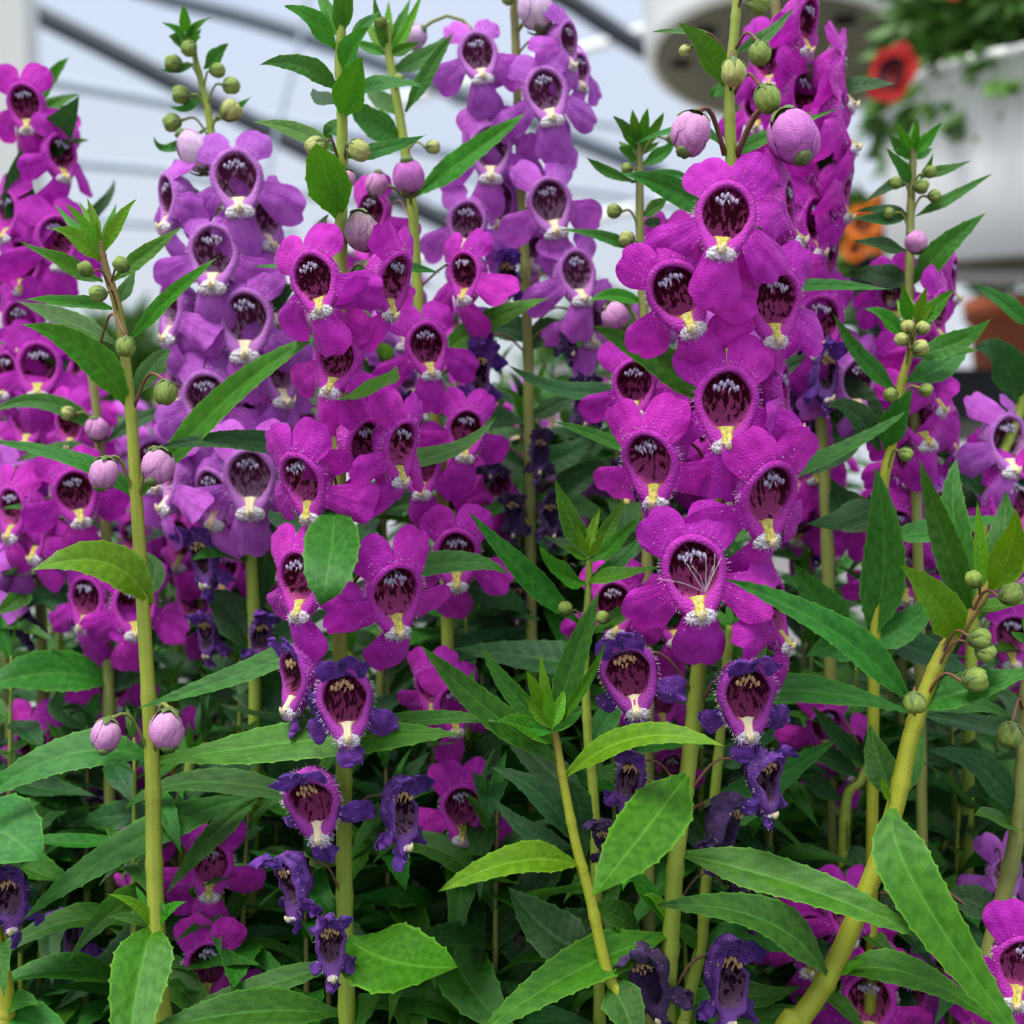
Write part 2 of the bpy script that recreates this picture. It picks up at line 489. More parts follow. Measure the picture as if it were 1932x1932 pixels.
def petal_geo(bx, by, ang, L, Wd, neck=0.5, bend=0.15, cup=0.0, z0=0.0, lift=0.0, seed=0, rough=0.03, wilt=0.0, twist=0.0, nr=13, nc=9):
    g = Geo(); rows = []; uv = []
    a = math.radians(ang); ex, ey = math.cos(a), math.sin(a)
    for i in range(nr):
        u = i / (nr - 1); u = 0.55 * u + 0.45 * math.sin(u * math.pi / 2)
        f = neck + (1 - neck) * sm(u / 0.5)
        if u > 0.45: f *= math.sqrt(max(0.0, 1 - ((u - 0.45) / 0.55) ** 2.4))
        row = []; ur = []
        for j in range(nc):
            v = -1 + 2 * j / (nc - 1)
            uu = u * (1 - 0.07 * math.exp(-(v / 0.3) ** 2) * u ** 6)
            edge = 1 + 0.05 * noise.noise(Vector((u * 4, v * 2 + seed * 3.1, seed)))
            d = uu * L; s = v * f * Wd / 2 * edge
            z = z0 + lift * u - bend * u * u * L + cup * (v * f) ** 2 * Wd - 0.05 * math.exp(-(v / .12) ** 2) * u * (1 - u)
            z += twist * u * s
            p = Vector((bx + ex * d - ey * s, by + ey * d + ex * s, z))
            nv = noise.noise_vector(p * 2.6 + Vector((seed * 5.7, seed * 1.3, 0)))
            p += Vector((nv.x * .5, nv.y * .5, nv.z)) * rough * (0.3 + u)
            if wilt:
                w = noise.noise_vector(p * 5.5 + Vector((seed * 2.9, 4, seed)))
                p += w * wilt * (0.35 + u)
                p.z += wilt * 1.1 * math.sin(v * 3.0 + seed) * u
            row.append(p); ur.append((u, j / (nc - 1)))
        rows.append(row); uv.append(ur)
    g.grid(rows, uv)
    return g

def outer_r(phi):
    # distance of the body outline from the centre in direction phi (0 = +x)
    lo, hi = 0.0, math.pi
    sx = 1 if math.cos(phi) >= 0 else -1
    target = math.atan2(math.sin(phi), abs(math.cos(phi)))
    for _ in range(24):
        m = (lo + hi) / 2
        x, y = outer_xy(m)
        if math.atan2(y, max(1e-9, x)) > target: lo = m
        else: hi = m
    x, y = outer_xy((lo + hi) / 2)
    return math.hypot(x, y)

def lobe_geo(cx, cy, rx, ry, lift, bend, cup, seed, wav=.06, nr=11, nc=19, twist=0.0):
    """a corolla lobe growing without a step out of the body outline"""
    g = Geo(); rows = []; uv = []
    D = math.hypot(cx, cy); al = math.atan2(cy, cx)
    # tangent half angle of the lobe seen from the flower centre
    be = math.asin(min(.99, rx / D)) * .98
    hits = []
    for j in range(nc):
        v = math.sin((-1 + 2 * j / (nc - 1)) * math.pi / 2)
        ph = al + be * v
        dx, dy = math.cos(ph), math.sin(ph)
        # ray against an ellipse whose long axis points outwards
        ex, ey = math.cos(al), math.sin(al)
        du, dv = (dx * ex + dy * ey) / ry, (-dx * ey + dy * ex) / rx
        a_, b_, c_ = du * du + dv * dv, -2 * (D / ry) * du, (D / ry) ** 2 - 1
        disc = max(0.0, b_ * b_ - 4 * a_ * c_)
        R = (-b_ + math.sqrt(disc)) / (2 * a_)
        R *= 1 + .045 * noise.noise(Vector((v * 2.3, seed * 3.3, seed))) - .055 * math.exp(-(v / .16) ** 2)
        hits.append((v, ph, outer_r(ph) * .97, R))
    for i in range(nr):
        t = i / (nr - 1); row = []; ur = []
        for v, ph, B, R in hits:
            r = B + t * max(.0, R - B)
            x, y = math.cos(ph) * r, math.sin(ph) * r
            rho = r - B
            zb = -.05 + .32 * max(0, -math.sin(ph) * B - .25) + .10 * max(0, math.sin(ph) * B - .2)
            lat = math.sin(be * v) * r / rx
            k = sm(rho / .35)
            z = zb + lift * rho - bend * rho * rho - cup * lat * lat * k + twist * lat * rho - .03 * math.exp(-(v / .15) ** 2) * k
            nv = noise.noise_vector(Vector((x * 2.4, y * 2.4, seed * 5.7)))
            z += nv.z * wav * k + .4 * wav * math.sin(ph * 26 + seed) * t ** 3
            row.append(Vector((x + nv.x * wav * .4 * k, y + nv.y * wav * .4 * k, z))); ur.append((t, .5 + v * .5))
        rows.append(row); uv.append(ur)
    g.grid(rows, uv)
    return g

def pad_geo(seed, k=1.0):
    g = Geo()
    def fn(q, th, ph):
        return 1 + 0.14 * noise.noise(q * 3 + Vector((seed, 0, 0)))
    g.ball((0, -0.80, 0.09), 0.28 * k, 0.175 * k, 0.13, 20, 12, fn=fn)
    return g

def ridge_geo(k=1.0):
    g = Geo(); rows = []
    for i in range(9):
        t = i / 8
        y = -.43 - .30 * t
        hw = (.115 + .13 * (1 - t) ** 4) * k
        z0 = -.02 + .26 * t
        row = []
        for j in range(9):
            v = -1 + j / 4
            row.append(Vector((v * hw, y - .03 * v * v * (1 - t), z0 + .065 * math.exp(-((abs(v) - .5) / .3) ** 2) - .07 * v * v)))
        rows.append(row)
    g.grid(rows)
    return g

def tooth_geo():
    g = Geo()
    pts = [Vector((0, -.80, .24)), Vector((0.01, -.70, .31)), Vector((0.02, -.63, .33))]
    g.tube(catmull(pts, 6), [.07, .065, .055, .042, .028, .008], 7)
    return g

def stamen_geo(seed):
    g = Geo(); r = random.Random(seed)
    for x in (-.17, -.06, .05, .16):
        cx, cy = x + r.uniform(-.02, .02), .34 + r.uniform(-.03, .04) - abs(x) * .35
        for k in range(2):
            c = Vector((cx + (k - .5) * .07, cy - .03 * k, -.02 + r.uniform(-.03, .04)))
            g.ball(c, .040, .062, .036, 8, 6)
        g.tube(catmull([Vector((cx, cy, -.05)), Vector((cx * .7, cy + .06, -.2)), Vector((cx * .5, cy, -.45))], 6), .016, 5)
    for k in range(4):
        c = Vector((r.uniform(-.15, .15), .26 + r.uniform(-.03, .03), .0))
        g.tube([c, c + Vector((r.uniform(-.04, .04), -.09, .02))], [.02, .014], 5)
    return g

def hair_geo(seed, petals, n=230, wx=1.0, pad=True):
    g = Geo(); r = random.Random(seed)
    def hair(p, d, l):
        a = d.orthogonal().normalized() * .0045
        b2 = d.cross(a).normalized() * .0045
        q = p + d * l; e = d * .016
        b = len(g.v)
        g.v += [p + a, p - a * .5 + b2, p - a * .5 - b2, q + a * .6, q - a * .3 + b2 * .6, q - a * .3 - b2 * .6, q + e + a * 1.6, q + e - a * .8 + b2 * 1.6, q + e - a * .8 - b2 * 1.6]
        g.uv += [(0, 0)] * 9
        for o in (0, 3):
            for k in range(3):
                k2 = (k + 1) % 3
                g.f.append((b + o + k, b + o + k2, b + o + 3 + k2, b + o + 3 + k)); g.m.append(0)
        g.f.append((b + 6, b + 7, b + 8)); g.m.append(0)
    for _ in range(n):
        a = r.uniform(0, 2 * math.pi)
        xo, yo = outer_xy(a)
        t = r.random()
        z = -.05 - .35 * t * t + .32 * max(0, -yo - .25) + .1 * max(0, yo - .2)
        k = 1.0 if t < .6 else .95
        d = Vector((xo, yo * .8, 0)).normalized() * r.uniform(.6, 1) + Vector((0, 0, r.uniform(.0, .9))) + Vector((r.uniform(-.3, .3), r.uniform(-.3, .3), 0))
        hair(Vector((xo * k * wx, yo * k, z - .04)), d.normalized(), r.uniform(.035, .075))
    for _ in range(80 if pad else 0):
        a, b2 = r.uniform(0, 6.283), r.uniform(0, 1)
        q = Vector((math.cos(a) * b2, math.sin(a) * b2, math.sqrt(1 - b2 * b2)))
        hair(Vector((q.x * .28, -.80 + q.y * .175, .09 + q.z * .13)), (q + Vector((0, -.3, 0))).normalized(), r.uniform(.02, .05))
    for pg in petals:
        for _ in range(6):
            v = r.choice(pg.v[:19 * 5])
            hair(v, Vector((r.uniform(-.5, .5), r.uniform(-.5, .5), 1)).normalized(), r.uniform(.02, .045))
    return g

def calyx_geo(seed):
    g = Geo()
    for k in range(5):
        a = 2 * math.pi * k / 5 + .3
        rows = []
        for i in range(5):
            t = i / 4
            w = .12 * math.sin(math.pi * (.2 + .8 * t)) + .01
            c = Vector((math.cos(a) * (.1 + .2 * t), math.sin(a) * (.1 + .2 * t) + .1, -.92 + .34 * t))
            s = Vector((-math.sin(a), math.cos(a), 0)) * w
            rows.append([c - s, c + Vector((math.cos(a), math.sin(a), 0)) * .03, c + s])
        g.grid(rows)
    g.ball((0, .1, -.88), .12, .12, .1, 8, 6)
    return g

def flower_geos(state, seed):
    """list of (part name, Geo, material key) for one flower"""
    r = random.Random(seed)
    j = lambda a: r.uniform(-a, a)
    out = []
    if state in ('magenta', 'lilac'):
        pm, tm = 'petal_' + state, 'tube_' + state
        out.append(('flower', tube_geo(1, 0, seed), tm))
        q = lambda a: 1 + j(a)
        ul, ur_ = (-.20, .46) if state == 'magenta' else (-.60, .40)      # the lilac kind folds its upper lobes further back
        P = [('upper_petal', lobe_geo(-.44 + j(.05), .78 + j(.05), ur_ * q(.06), .44 * q(.06), ul + j(.25), .25 + j(.3), .10, seed + 1)),
             ('upper_petal', lobe_geo(.44 + j(.05), .78 + j(.05), ur_ * q(.06), .44 * q(.06), ul + j(.25), .25 + j(.3), .10, seed + 2)),
             ('side_petal', lobe_geo(-.94 + j(.07), -.60 + j(.14), .43 * q(.08), .46 * q(.08), -.12 + j(.2), .25 + j(.3), .18, seed + 3, twist=j(.4))),
             ('side_petal', lobe_geo(.94 + j(.07), -.60 + j(.14), .43 * q(.08), .46 * q(.08), -.12 + j(.2), .25 + j(.3), .18, seed + 4, twist=j(.4))),
             ('lower_petal', lobe_geo(0 + j(.08), -1.38, .51 * q(.06), .45 * q(.06), -.05 + j(.15), .40 + j(.3), .18, seed + 5))]
        out += [(n, g, pm) for n, g in P]
        out.append(('lip_pad', pad_geo(seed, 1.0 if state == 'magenta' else 1.15), 'lip_white'))
        out.append(('throat_ridge', ridge_geo(), 'ridge_yellow' if state == 'magenta' else 'tooth_cream'))
        out.append(('lip_tooth', tooth_geo(), 'tooth_cream'))
        out.append(('stamens', stamen_geo(seed), 'anther'))
    elif state == 'fading':
        out.append(('flower', tube_geo(.97, .02, seed), 'tube_fading'))
        P = [('upper_petal', petal_geo(-.17, .44, 108 + j(9), .46, .62, .8, -.5 + j(.2), .1, .02, .06, seed + 1, .05, .10)),
             ('upper_petal', petal_geo(.17, .44, 72 + j(9), .46, .62, .8, -.5 + j(.2), .1, -.01, .06, seed + 2, .05, .10)),
             ('side_petal', petal_geo(-.40, -.40, 232 + j(12), .55, .5, .6, .8, -.2, -.10, .02, seed + 3, .05, .09)),
             ('side_petal', petal_geo(.40, -.36, -40 + j(12), .75, .6, .6, .5, -.2, -.10, .02, seed + 4, .05, .08)),
             ('lower_petal', petal_geo(0, -.86, -90 + j(12), .52, .56, .7, .2, -.2, .10, .0, seed + 5, .05, .12))]
        out += [(n, g, 'petal_violet') for n, g in P]
        out.append(('lip_pad', pad_geo(seed, .85), 'lip_white'))
        out.append(('throat_ridge', ridge_geo(.8), 'tooth_cream'))
        out.append(('lip_tooth', tooth_geo(), 'tooth_cream'))
        out.append(('stamens', stamen_geo(seed), 'anther_dry'))
    else:
        pm = 'petal_violet' if state == 'wilted' else 'petal_dry'
        out.append(('flower', tube_geo(.60, .12, seed), 'tube_violet' if state == 'wilted' else pm))
        P = [('upper_petal', petal_geo(-.08, .40, 112 + j(15), .45, .50, .8, -.9, .2, .0, .06, seed + 1, .05, .16)),
             ('upper_petal', petal_geo(.08, .40, 66 + j(15), .45, .50, .8, -.9, .2, .0, .06, seed + 2, .05, .16)),
             ('side_petal', petal_geo(-.22, -.40, 236 + j(15), .55, .36, .6, .6, -.3, -.05, .02, seed + 3, .05, .15)),
             ('side_petal', petal_geo(.22, -.36, -52 + j(15), .6, .38, .6, .5, -.3, -.05, .02, seed + 4, .05, .15)),
             ('lower_petal', petal_geo(0, -.74, -90 + j(25), .48, .32, .7, .2, -.3, .08, .0, seed + 5, .05, .15))]
        out += [(n, g, pm) for n, g in P]
        if state == 'wilted':
            out.append(('lip_pad', pad_geo(seed, .5), 'lip_white'))
        out.append(('lip_tooth', tooth_geo(), 'tooth_cream'))
        out.append(('stamens', stamen_geo(seed), 'anther_dry'))
    out.append(('calyx', calyx_geo(seed), 'sepal'))
    return out

LIB, SIMPLE = {}, {}
for st, cnt in (('magenta', 6), ('lilac', 4), ('fading', 4), ('wilted', 5), ('dry', 4)):
    LIB[st] = []; SIMPLE[st] = []
    for k in range(cnt):
        gs = flower_geos(st, 11 + 17 * k)
        hg = hair_geo(k, [g for n, g, m in gs if n.endswith('petal')], 260 if st in ('magenta', 'lilac', 'fading') else 40, 1.0 if st in ('magenta', 'lilac', 'fading') else .6, st in ('magenta', 'lilac', 'fading'))
        LIB[st].append([(n, g.mesh(n, M[m])) for n, g, m in gs] + [('hairs', hg.mesh('hairs', M['hair']))])
        big = Geo(); keys = []
        for n, g, m in gs:
            if m not in keys: keys.append(m)
            big.add(g, keys.index(m))
        SIMPLE[st].append(big.mesh('flower', [M[q] for q in keys]))
_turn = {}

# ---------------------------------------------------------------- bud library (stalk end at +z, radius 1)
def bud_geo(kind, seed):
    g = Geo()
    if kind in ('pink', 'purple', 'pale', 'dark'):
        def fn(q, th, ph):
            return (1 - .10 * max(0, q.z) ** 2) + .03 * noise.noise(q * 3 + Vector((seed, 0, 0)))
        g.ball((0, 0, 0), .96, .96, 1.12, 28, 14, fn=fn)
        # folded petals overlapping round the closed mouth
        r = random.Random(seed + 5)
        for k in range(6):
            az = 2 * math.pi * k / 6 + r.uniform(-.3, .3); tilt = r.uniform(1.5, 2.3) if k % 2 else r.uniform(1.2, 1.6)
            c = Vector((math.sin(tilt) * math.cos(az), math.sin(tilt) * math.sin(az), math.cos(tilt)))
            e1 = c.orthogonal().normalized(); e1 = Matrix.Rotation(r.uniform(0, 6.28), 3, c) @ e1; e2 = c.cross(e1)
            R_ = r.uniform(.62, .85); rows = []
            for i in range(6):
                t = i / 5; row = []
                for jn in range(20):
                    a = 2 * math.pi * jn / 20
                    d = (c * math.cos(R_ * t) + (e1 * math.cos(a) + e2 * math.sin(a)) * math.sin(R_ * t)).normalized()
                    rr = .985 + .018 * (k % 3) + .07 * (1 - t ** 3) + .03 * noise.noise(d * 4 + Vector((k, seed, 0)))
                    row.append(Vector((d.x * rr, d.y * rr, d.z * rr * 1.15)))
                rows.append(row)
            g.grid(rows, None, True)
    else:
        def fn(q, th, ph):
            return 1 + .10 * abs(math.cos(th * 2.5)) * math.sin(ph) + .05 * noise.noise(q * 3 + Vector((seed, 0, 0))) - (.14 if q.z < -.9 else 0)
        g.ball((0, 0, 0), 1, 1, 1.05, 30, 14, fn=fn)
    return g

def bud_calyx(kind, seed):
    g = Geo(); cover = 1.45 if kind in ('green', 'yellow') else .80
    n = 5
    for k in range(n):
        a = 2 * math.pi * k / n + seed
        rows = []
        for i in range(7):
            t = i / 6; ph = .10 + cover * t * (1 + .15 * math.sin(k * 2.1 + seed))
            w = .42 * (1 - t) ** .7 + .01
            row = []
            for s in (-1, -.5, 0, .5, 1):
                th = a + s * w / max(.3, math.sin(ph))
                rr = 1.085 + (.05 if s == 0 else 0) - .02 * abs(s) + .03 * t
                row.append(Vector((math.sin(ph) * math.cos(th) * rr, math.sin(ph) * math.sin(th) * rr, math.cos(ph) * rr * 1.10)))
            rows.append(row)
        g.grid(rows)
    g.ball((0, 0, 1.12), .24, .24, .2, 10, 6)
    if kind in ('pink', 'purple', 'pale'):
        def fn2(q, th, ph): return 1 + .2 * noise.noise(q * 3 + Vector((seed, 2, 0)))
        g.ball((.12, -.18, -1.0), .46, .40, .30, 14, 9, fn=fn2)      # the spur below the closed lip
    return g

BUDS = {}
for kd in ('pink', 'purple', 'pale', 'dark', 'green', 'yellow'):
    BUDS[kd] = [(bud_geo(kd, s).mesh('bud', M['bud_' + kd]), bud_calyx(kd, s).mesh('calyx', M['sepal'])) for s in (0, 1, 2)]

# ---------------------------------------------------------------- leaves
def leaf_profile(t, broad):
    a = .36
    if t < a: return .16 + .84 * sm(t / a) ** .8
    u = (t - a) / (1 - a)
    return max(0.0, 1 - u ** (1.55 + broad))

def leaf_geo(P0, P1, P2, width, N, teeth=8, fold=.25, curl=.0, wave=.04, broad=.0, seed=0, nrt=5):
    g = Geo(); C = P1 * 2 - (P0 + P2) * .5
    n = teeth * nrt; rows = []; uv = []
    cols = (-1, -.62, -.2, 0, .2, .62, 1)
    for i in range(n + 1):
        t = i / n
        p = P0 * (1 - t) ** 2 + C * 2 * t * (1 - t) + P2 * t * t
        T = ((C - P0) * (1 - t) + (P2 - C) * t).normalized()
        Nn = N - T * N.dot(T)
        Nn = Nn.normalized() if Nn.length > 1e-6 else T.orthogonal().normalized()
        S = T.cross(Nn)
        hw = width * .5 * leaf_profile(t, broad)
        saw = ((t * teeth) % 1.0)
        row = []; ur = []
        for v in cols:
            k = v
            if abs(v) == 1 and .08 < t < .95 and saw > .7: k = v * (1 + min(.3, .036 * width / max(hw, 1e-7)))
            h = fold * abs(v) * hw - curl * v * v * hw
            h += wave * width * math.sin(t * 10 + seed + (1.7 if v > 0 else 0)) * abs(v)
            if v == 0: h -= .035 * width * (1 - t)
            row.append(p + S * (k * hw) + Nn * h)
            ur.append((t, v * .5 + .5))
        rows.append(row); uv.append(ur)
    g.grid(rows, uv)
    return g

KINDS = {'m': 'leaf_mature', 'y': 'leaf_young', 'o': 'leaf_old', 't': 'leaf_tip'}
LEAFLIB = []
for k in range(6):
    up = .10 + .05 * (k % 3)
    g = leaf_geo(Vector((0, 0, 0)), Vector((.5, 0, up * (1 if k % 2 else .4))), Vector((1, 1e-9 + .06 * (k - 2.5), (-.12 if k % 2 else .06))), .22 + .02 * (k % 3), Vector((0, 0, 1)), 7, .3, .0, .05, 0, k, 4)
    LEAFLIB.append({q: g.mesh('leaf', M[KINDS[q]]) for q in KINDS})

# ---------------------------------------------------------------- plants
class Plant:
    def __init__(s, label, dz, pts, w0, w1, mat='stem_green', group=None, name='angelonia_plant'):
        """pts: stem from its lowest seen point up, pixels (x, y[, extra dz cm])"""
        s.dz = dz
        s.px = [(p[0], p[1], dz + (p[2] if len(p) > 2 else 0)) for p in pts]
        wp = [W(*p) for p in s.px]
        low = wp[0]
        dirn = (wp[0] - wp[1]); dirn = dirn / max(1e-6, abs(dirn.z))
        base = Vector((low.x + max(-.03, min(.03, dirn.x * (low.z - SOIL_Z) * .5)), low.y, SOIL_Z))
        s.base = base
        s.root = empty(name, base, label, 'plant', group)
        path = [base] + ([low] if low.z > SOIL_Z + .004 else []) + wp[1:]
        s.path = path
        n = 10 * len(path)
        c = catmull(path, n)
        k = pxs(dz)
        rad = []
        for i in range(n):
            t = i / (n - 1)
            rad.append((w0 + (w1 - w0) * t ** 1.3) * .5 * k * (1.0 + (.13 if i % 9 == 4 else 0)))
        g = Geo(); g.tube([p - base for p in c], rad, 9)
        s.stem = obj('stem', g.mesh('stem', M[mat]), s.root)
        s.n = 0
    def at(s, y):
        p = s.px
        if y >= p[0][1]: return p[0][0], y, p[0][2]
        for a, b in zip(p, p[1:]):
            if b[1] <= y <= a[1]:
                t = (a[1] - y) / max(1e-6, a[1] - b[1])
                return a[0] + (b[0] - a[0]) * t, y, a[2] + (b[2] - a[2]) * t
        return p[-1]
    def leaf(s, pts, w, a=35, k='m', z=-.5, z0=0.0, fold=.36, broad=0.0, curl=0.12, wave=.045, zm=None):
        s.n += 1
        if len(pts) == 2:
            (x0, y0), (x2, y2) = pts
            pts = [pts[0], ((x0 + x2) / 2, (y0 + y2) / 2 - .05 * abs(x2 - x0)), pts[1]]
        d = s.dz + z0
        zm = (z * .45) if zm is None else zm
        P0, P1, P2 = W(*pts[0], d), W(*pts[1], d + zm), W(*pts[2], d + z)
        V = (CAM - P1).normalized()
        N = V * math.cos(math.radians(a)) + Vector((0, 0, 1)) * math.sin(math.radians(a))
        T = (P2 - P0).normalized()
        No = (N - T * N.dot(T)).normalized()
        c = max(.42, abs(No.dot((V - T * V.dot(T)).normalized())))
        wid = w * pxs(d + zm) / c
        L = math.hypot(pts[2][0] - pts[0][0], pts[2][1] - pts[0][1])
        teeth = max(4, min(13, int(L / 30)))
        b = s.base
        g = leaf_geo(P0 - b, P1 - b, P2 - b, wid, N, teeth, fold, curl, wave, broad, s.n * 1.7)
        return obj('leaf', g.mesh('leaf', M[KINDS[k]]), s.root)
    def pedicel(s, A, B, r, mat='pedicel', up=.25):
        A, B = A - s.base, B - s.base
        mid = (A + B) * .5 + Vector((0, 0, (A - B).length * up))
        g = Geo(); g.tube(catmull([A, mid, B], 8), [r * 1.3, r, r, r, r, r, r * 1.1, r * 1.5], 6)
        return obj('pedicel', g.mesh('pedicel', M[mat]), s.root)
    def flower(s, x, y, sc_, yaw=0, roll=0, st='magenta', dz=-.9, pitch=None, ped=True, simple=False, var=None):
        d = s.dz + dz
        _turn[st] = _turn.get(st, 0) + 1
        v = (_turn[st] if var is None else var) % len(LIB[st])
        if pitch is None: pitch = (_turn[st] * 37 % 17) - 1
        P = W(x, y, d)
        k = sc_ * 100 * pxs(d)
        B3 = Matrix((AX_R, AX_U, AX_B)).transposed()
        R3 = B3 @ Matrix.Rotation(math.radians(roll), 3, 'Z') @ Matrix.Rotation(math.radians(yaw), 3, 'Y') @ Matrix.Rotation(math.radians(pitch), 3, 'X')
        m4 = Matrix.Translation(P - s.base) @ R3.to_4x4() @ Matrix.Scale(k, 4)
        if simple:
            o = obj('flower', SIMPLE[st][v % len(SIMPLE[st])], s.root, mat4=m4)
        else:
            parts = LIB[st][v]
            o = obj('flower', parts[0][1], s.root, mat4=m4)
            for nme, me in parts[1:]:
                c = obj(nme, me, o)
                if nme == 'hairs': c['kind'] = 'stuff'
        if ped:
            back = P + R3 @ Vector((0, .1, -.9)) * k
            nx, ny, nd = s.at(y + 45 * sc_)
            s.pedicel(W(nx, ny, nd), back, 3.4 * pxs(d) * max(.6, sc_), 'pedicel' if not simple else 'pedicel_green')
        return o
    def bud(s, x, y, r, kind='green', ang=90, dz=-.5, node=None, asp=1.0, tow=.25, ped='pedicel_green'):
        """ang: image direction of the stalk end, tow: how far the free end turns to the viewer"""
        s.n += 1
        d = s.dz + dz
        P = W(x, y, d); k = r * pxs(d) * (.86 if kind in ('green', 'yellow') else .94)
        a = math.radians(ang)
        Z = (AX_R * math.cos(a) + AX_U * math.sin(a) - AX_B * tow).normalized()
        X = Z.orthogonal().normalized(); Y = Z.cross(X)
        R3 = Matrix((X, Y, Z)).transposed()
        S3 = Matrix.Diagonal((k, k, k * asp))
        me, cal = BUDS[kind][s.n % 3]
        o = obj('bud', me, s.root, mat4=Matrix.Translation(P - s.base) @ (R3 @ Matrix.Rotation(s.n * 1.1, 3, 'Z') @ S3).to_4x4())
        obj('calyx', cal, o)
        nx, ny, nd = s.at(y + 40) if node is None else (node[0], node[1], s.dz)
        s.pedicel(W(nx, ny, nd), P + Z * k * asp * 1.1, max(2.2, r * .13) * pxs(d), ped, .35)
        return o
    def tuft(s, x, y, size, n=7, k='t', dz=0, lean=0, w=.26):
        """the whorl of young leaves at a growing tip"""
        r = random.Random(int(x * 7 + y))
        for i in range(n):
            f = (i / (n - 1) - .5) * 2
            a = math.radians(90 - lean - f * 62 + r.uniform(-7, 7))
            l = size * (1 - .25 * abs(f)) * r.uniform(.75, 1.1)
            y0 = y + size * .15 * abs(f)
            s.leaf([(x, y0), (x + math.cos(a) * l * .5 + f * size * .05, y0 - math.sin(a) * l * .5), (x + math.cos(a) * l, y0 - math.sin(a) * l)],
                   size * w * r.uniform(.8, 1.15), r.uniform(-10, 40), k if abs(f) < .6 else 'y', r.uniform(-.5, .5), dz, .45)

def fill_plant(x, ytop, dz, label, group, r, flowers=8, col='magenta', leaves=9, dry=.25, low=False):
    """one more stem of the thicket behind: paired leaves, a spike of flowers above spent ones"""
    ybot = ytop + 900
    q0 = D0 / (D0 + dz * .01)            # how much smaller this depth draws things
    lean = r.uniform(-60, 60)
    p = Plant(label, dz, [(x + lean, ybot), (x + lean * .4, ytop + 450), (x, ytop)], 26 * q0, (13 if flowers else 6) * q0, r.choice(['stem_green', 'stem_olive']), group)
    yy = ytop + 10
    ang = r.uniform(0, 6.28)
    for i in range(leaves):
        nx, ny, nd = p.at(yy)
        A = W(nx, ny, nd)
        ln = (65 + min(165, i * 46) + r.uniform(-15, 30)) * pxs(0) * (1.3 if low else 1)
        for q in range(2):
            th = ang + math.pi * q + r.uniform(-.3, .3)
            el = r.uniform(-.15, .65) - i * .03 + max(0, .75 - i * .4)
            T = Vector((math.cos(th) * math.cos(el), math.sin(th) * math.cos(el), math.sin(el)))
            N = Vector((0, 0, 1)) + Vector((r.uniform(-.3, .3), -.3 + r.uniform(-.3, .3), 0))
            N = (N - T * N.dot(T)).normalized()
            S = N.cross(T)
            m4 = Matrix.Translation(A - p.base) @ Matrix((T * ln, S * ln * r.uniform(.8, 1.2), N * ln)).transposed().to_4x4()
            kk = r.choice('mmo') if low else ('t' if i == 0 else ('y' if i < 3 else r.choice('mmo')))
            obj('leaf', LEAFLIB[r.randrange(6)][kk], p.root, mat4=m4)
        ang += math.pi / 2 + r.uniform(-.2, .2)
        yy += r.uniform(55, 95) * q0
    y = ytop + 60 * q0
    for i in range(flowers):
        st = col if i < flowers * (1 - dry) else r.choice(['wilted', 'dry'])
        sgn = -1 if i % 2 else 1
        nx, ny, nd = p.at(y)
        s_ = r.uniform(.72, .9) * q0
        p.flower(nx + sgn * r.uniform(18, 62) * q0, ny, s_, sgn * r.uniform(0, 60), sgn * r.uniform(-5, 18), st, r.uniform(-1.2, .3), r.uniform(-15, 15), True, True)
        y += r.uniform(45, 80) * q0
    if flowers:
        p.bud(x + 22, ytop + 24, 17 * q0, 'green', 120, -.3); p.bud(x - 20, ytop + 12, 14 * q0, 'green', 60, -.2)
    return p

# ---------------------------------------------------------------- the setting: greenhouse, ground, bench
def film_mat():
    b = MatB('roof_film')
    t = b.t
    tr = t.nodes.new('ShaderNodeBsdfTransparent'); tr.inputs[0].default_value = (.97, .98, 1, 1)
    tl = t.nodes.new('ShaderNodeBsdfTranslucent'); tl.inputs[0].default_value = (.9, .93, .97, 1)
    mx = t.nodes.new('ShaderNodeMixShader'); mx.inputs[0].default_value = .14
    t.links.new(tr.outputs[0], mx.inputs[1]); t.links.new(tl.outputs[0], mx.inputs[2]); t.links.new(mx.outputs[0], b.o.inputs[0])
    return b.m
M['film'] = film_mat()
M['steel'] = plain('galvanised_steel', (.13, .16, .19, 1), .5, .15, 20, .4)
M['steel_dark'] = plain('dark_steel', (.035, .042, .05, 1), .55, .15, 20, .4)
M['steel_pale'] = plain('pale_steel', (.36, .42, .49, 1), .5, .08, 20, .4)
M['white_post'] = plain('white_painted_post', (.62, .62, .58, 1), .5, .04, 12, .3)
M['white_plastic'] = plain('white_plastic', (.92, .91, .86, 1), .45, .03, 12, .4)
M['terracotta'] = plain('terracotta', (.46, .13, .06, 1), .8, .1, 30, .2)
M['black_plastic'] = plain('black_plastic', (.012, .012, .014, 1), .5, .1, 30, .3)
M['taupe'] = plain('taupe_plastic', (.20, .18, .13, 1), .7, .1, 15, .2)
M['hole_dark'] = plain('drain_hole_dark', (.02, .017, .012, 1), .9, .1, 15, .1)
M['grey_wood'] = plain('weathered_grey_wood', (.40, .39, .36, 1), .8, .18, 25, .2)
M['soil'] = plain('peat_soil', (.022, .016, .011, 1), .95, .3, 60, .1, .003)
M['gravel'] = plain('grey_gravel', (.22, .21, .20, 1), .9, .35, 60, .1, .01)
M['red_petal'] = plain('red_petal', (.36, .010, .008, 1), .6, .15, 30, .2)
M['dark_throat'] = plain('dark_flower_throat', (.04, .008, .012, 1), .7, .1, 30, .2)
M['orange_petal'] = plain('orange_petal', (.66, .15, .006, 1), .6, .15, 30, .2)
M['label_red'] = plain('red_plastic_label', (.62, .07, .06, 1), .5, .05, 20, .3)
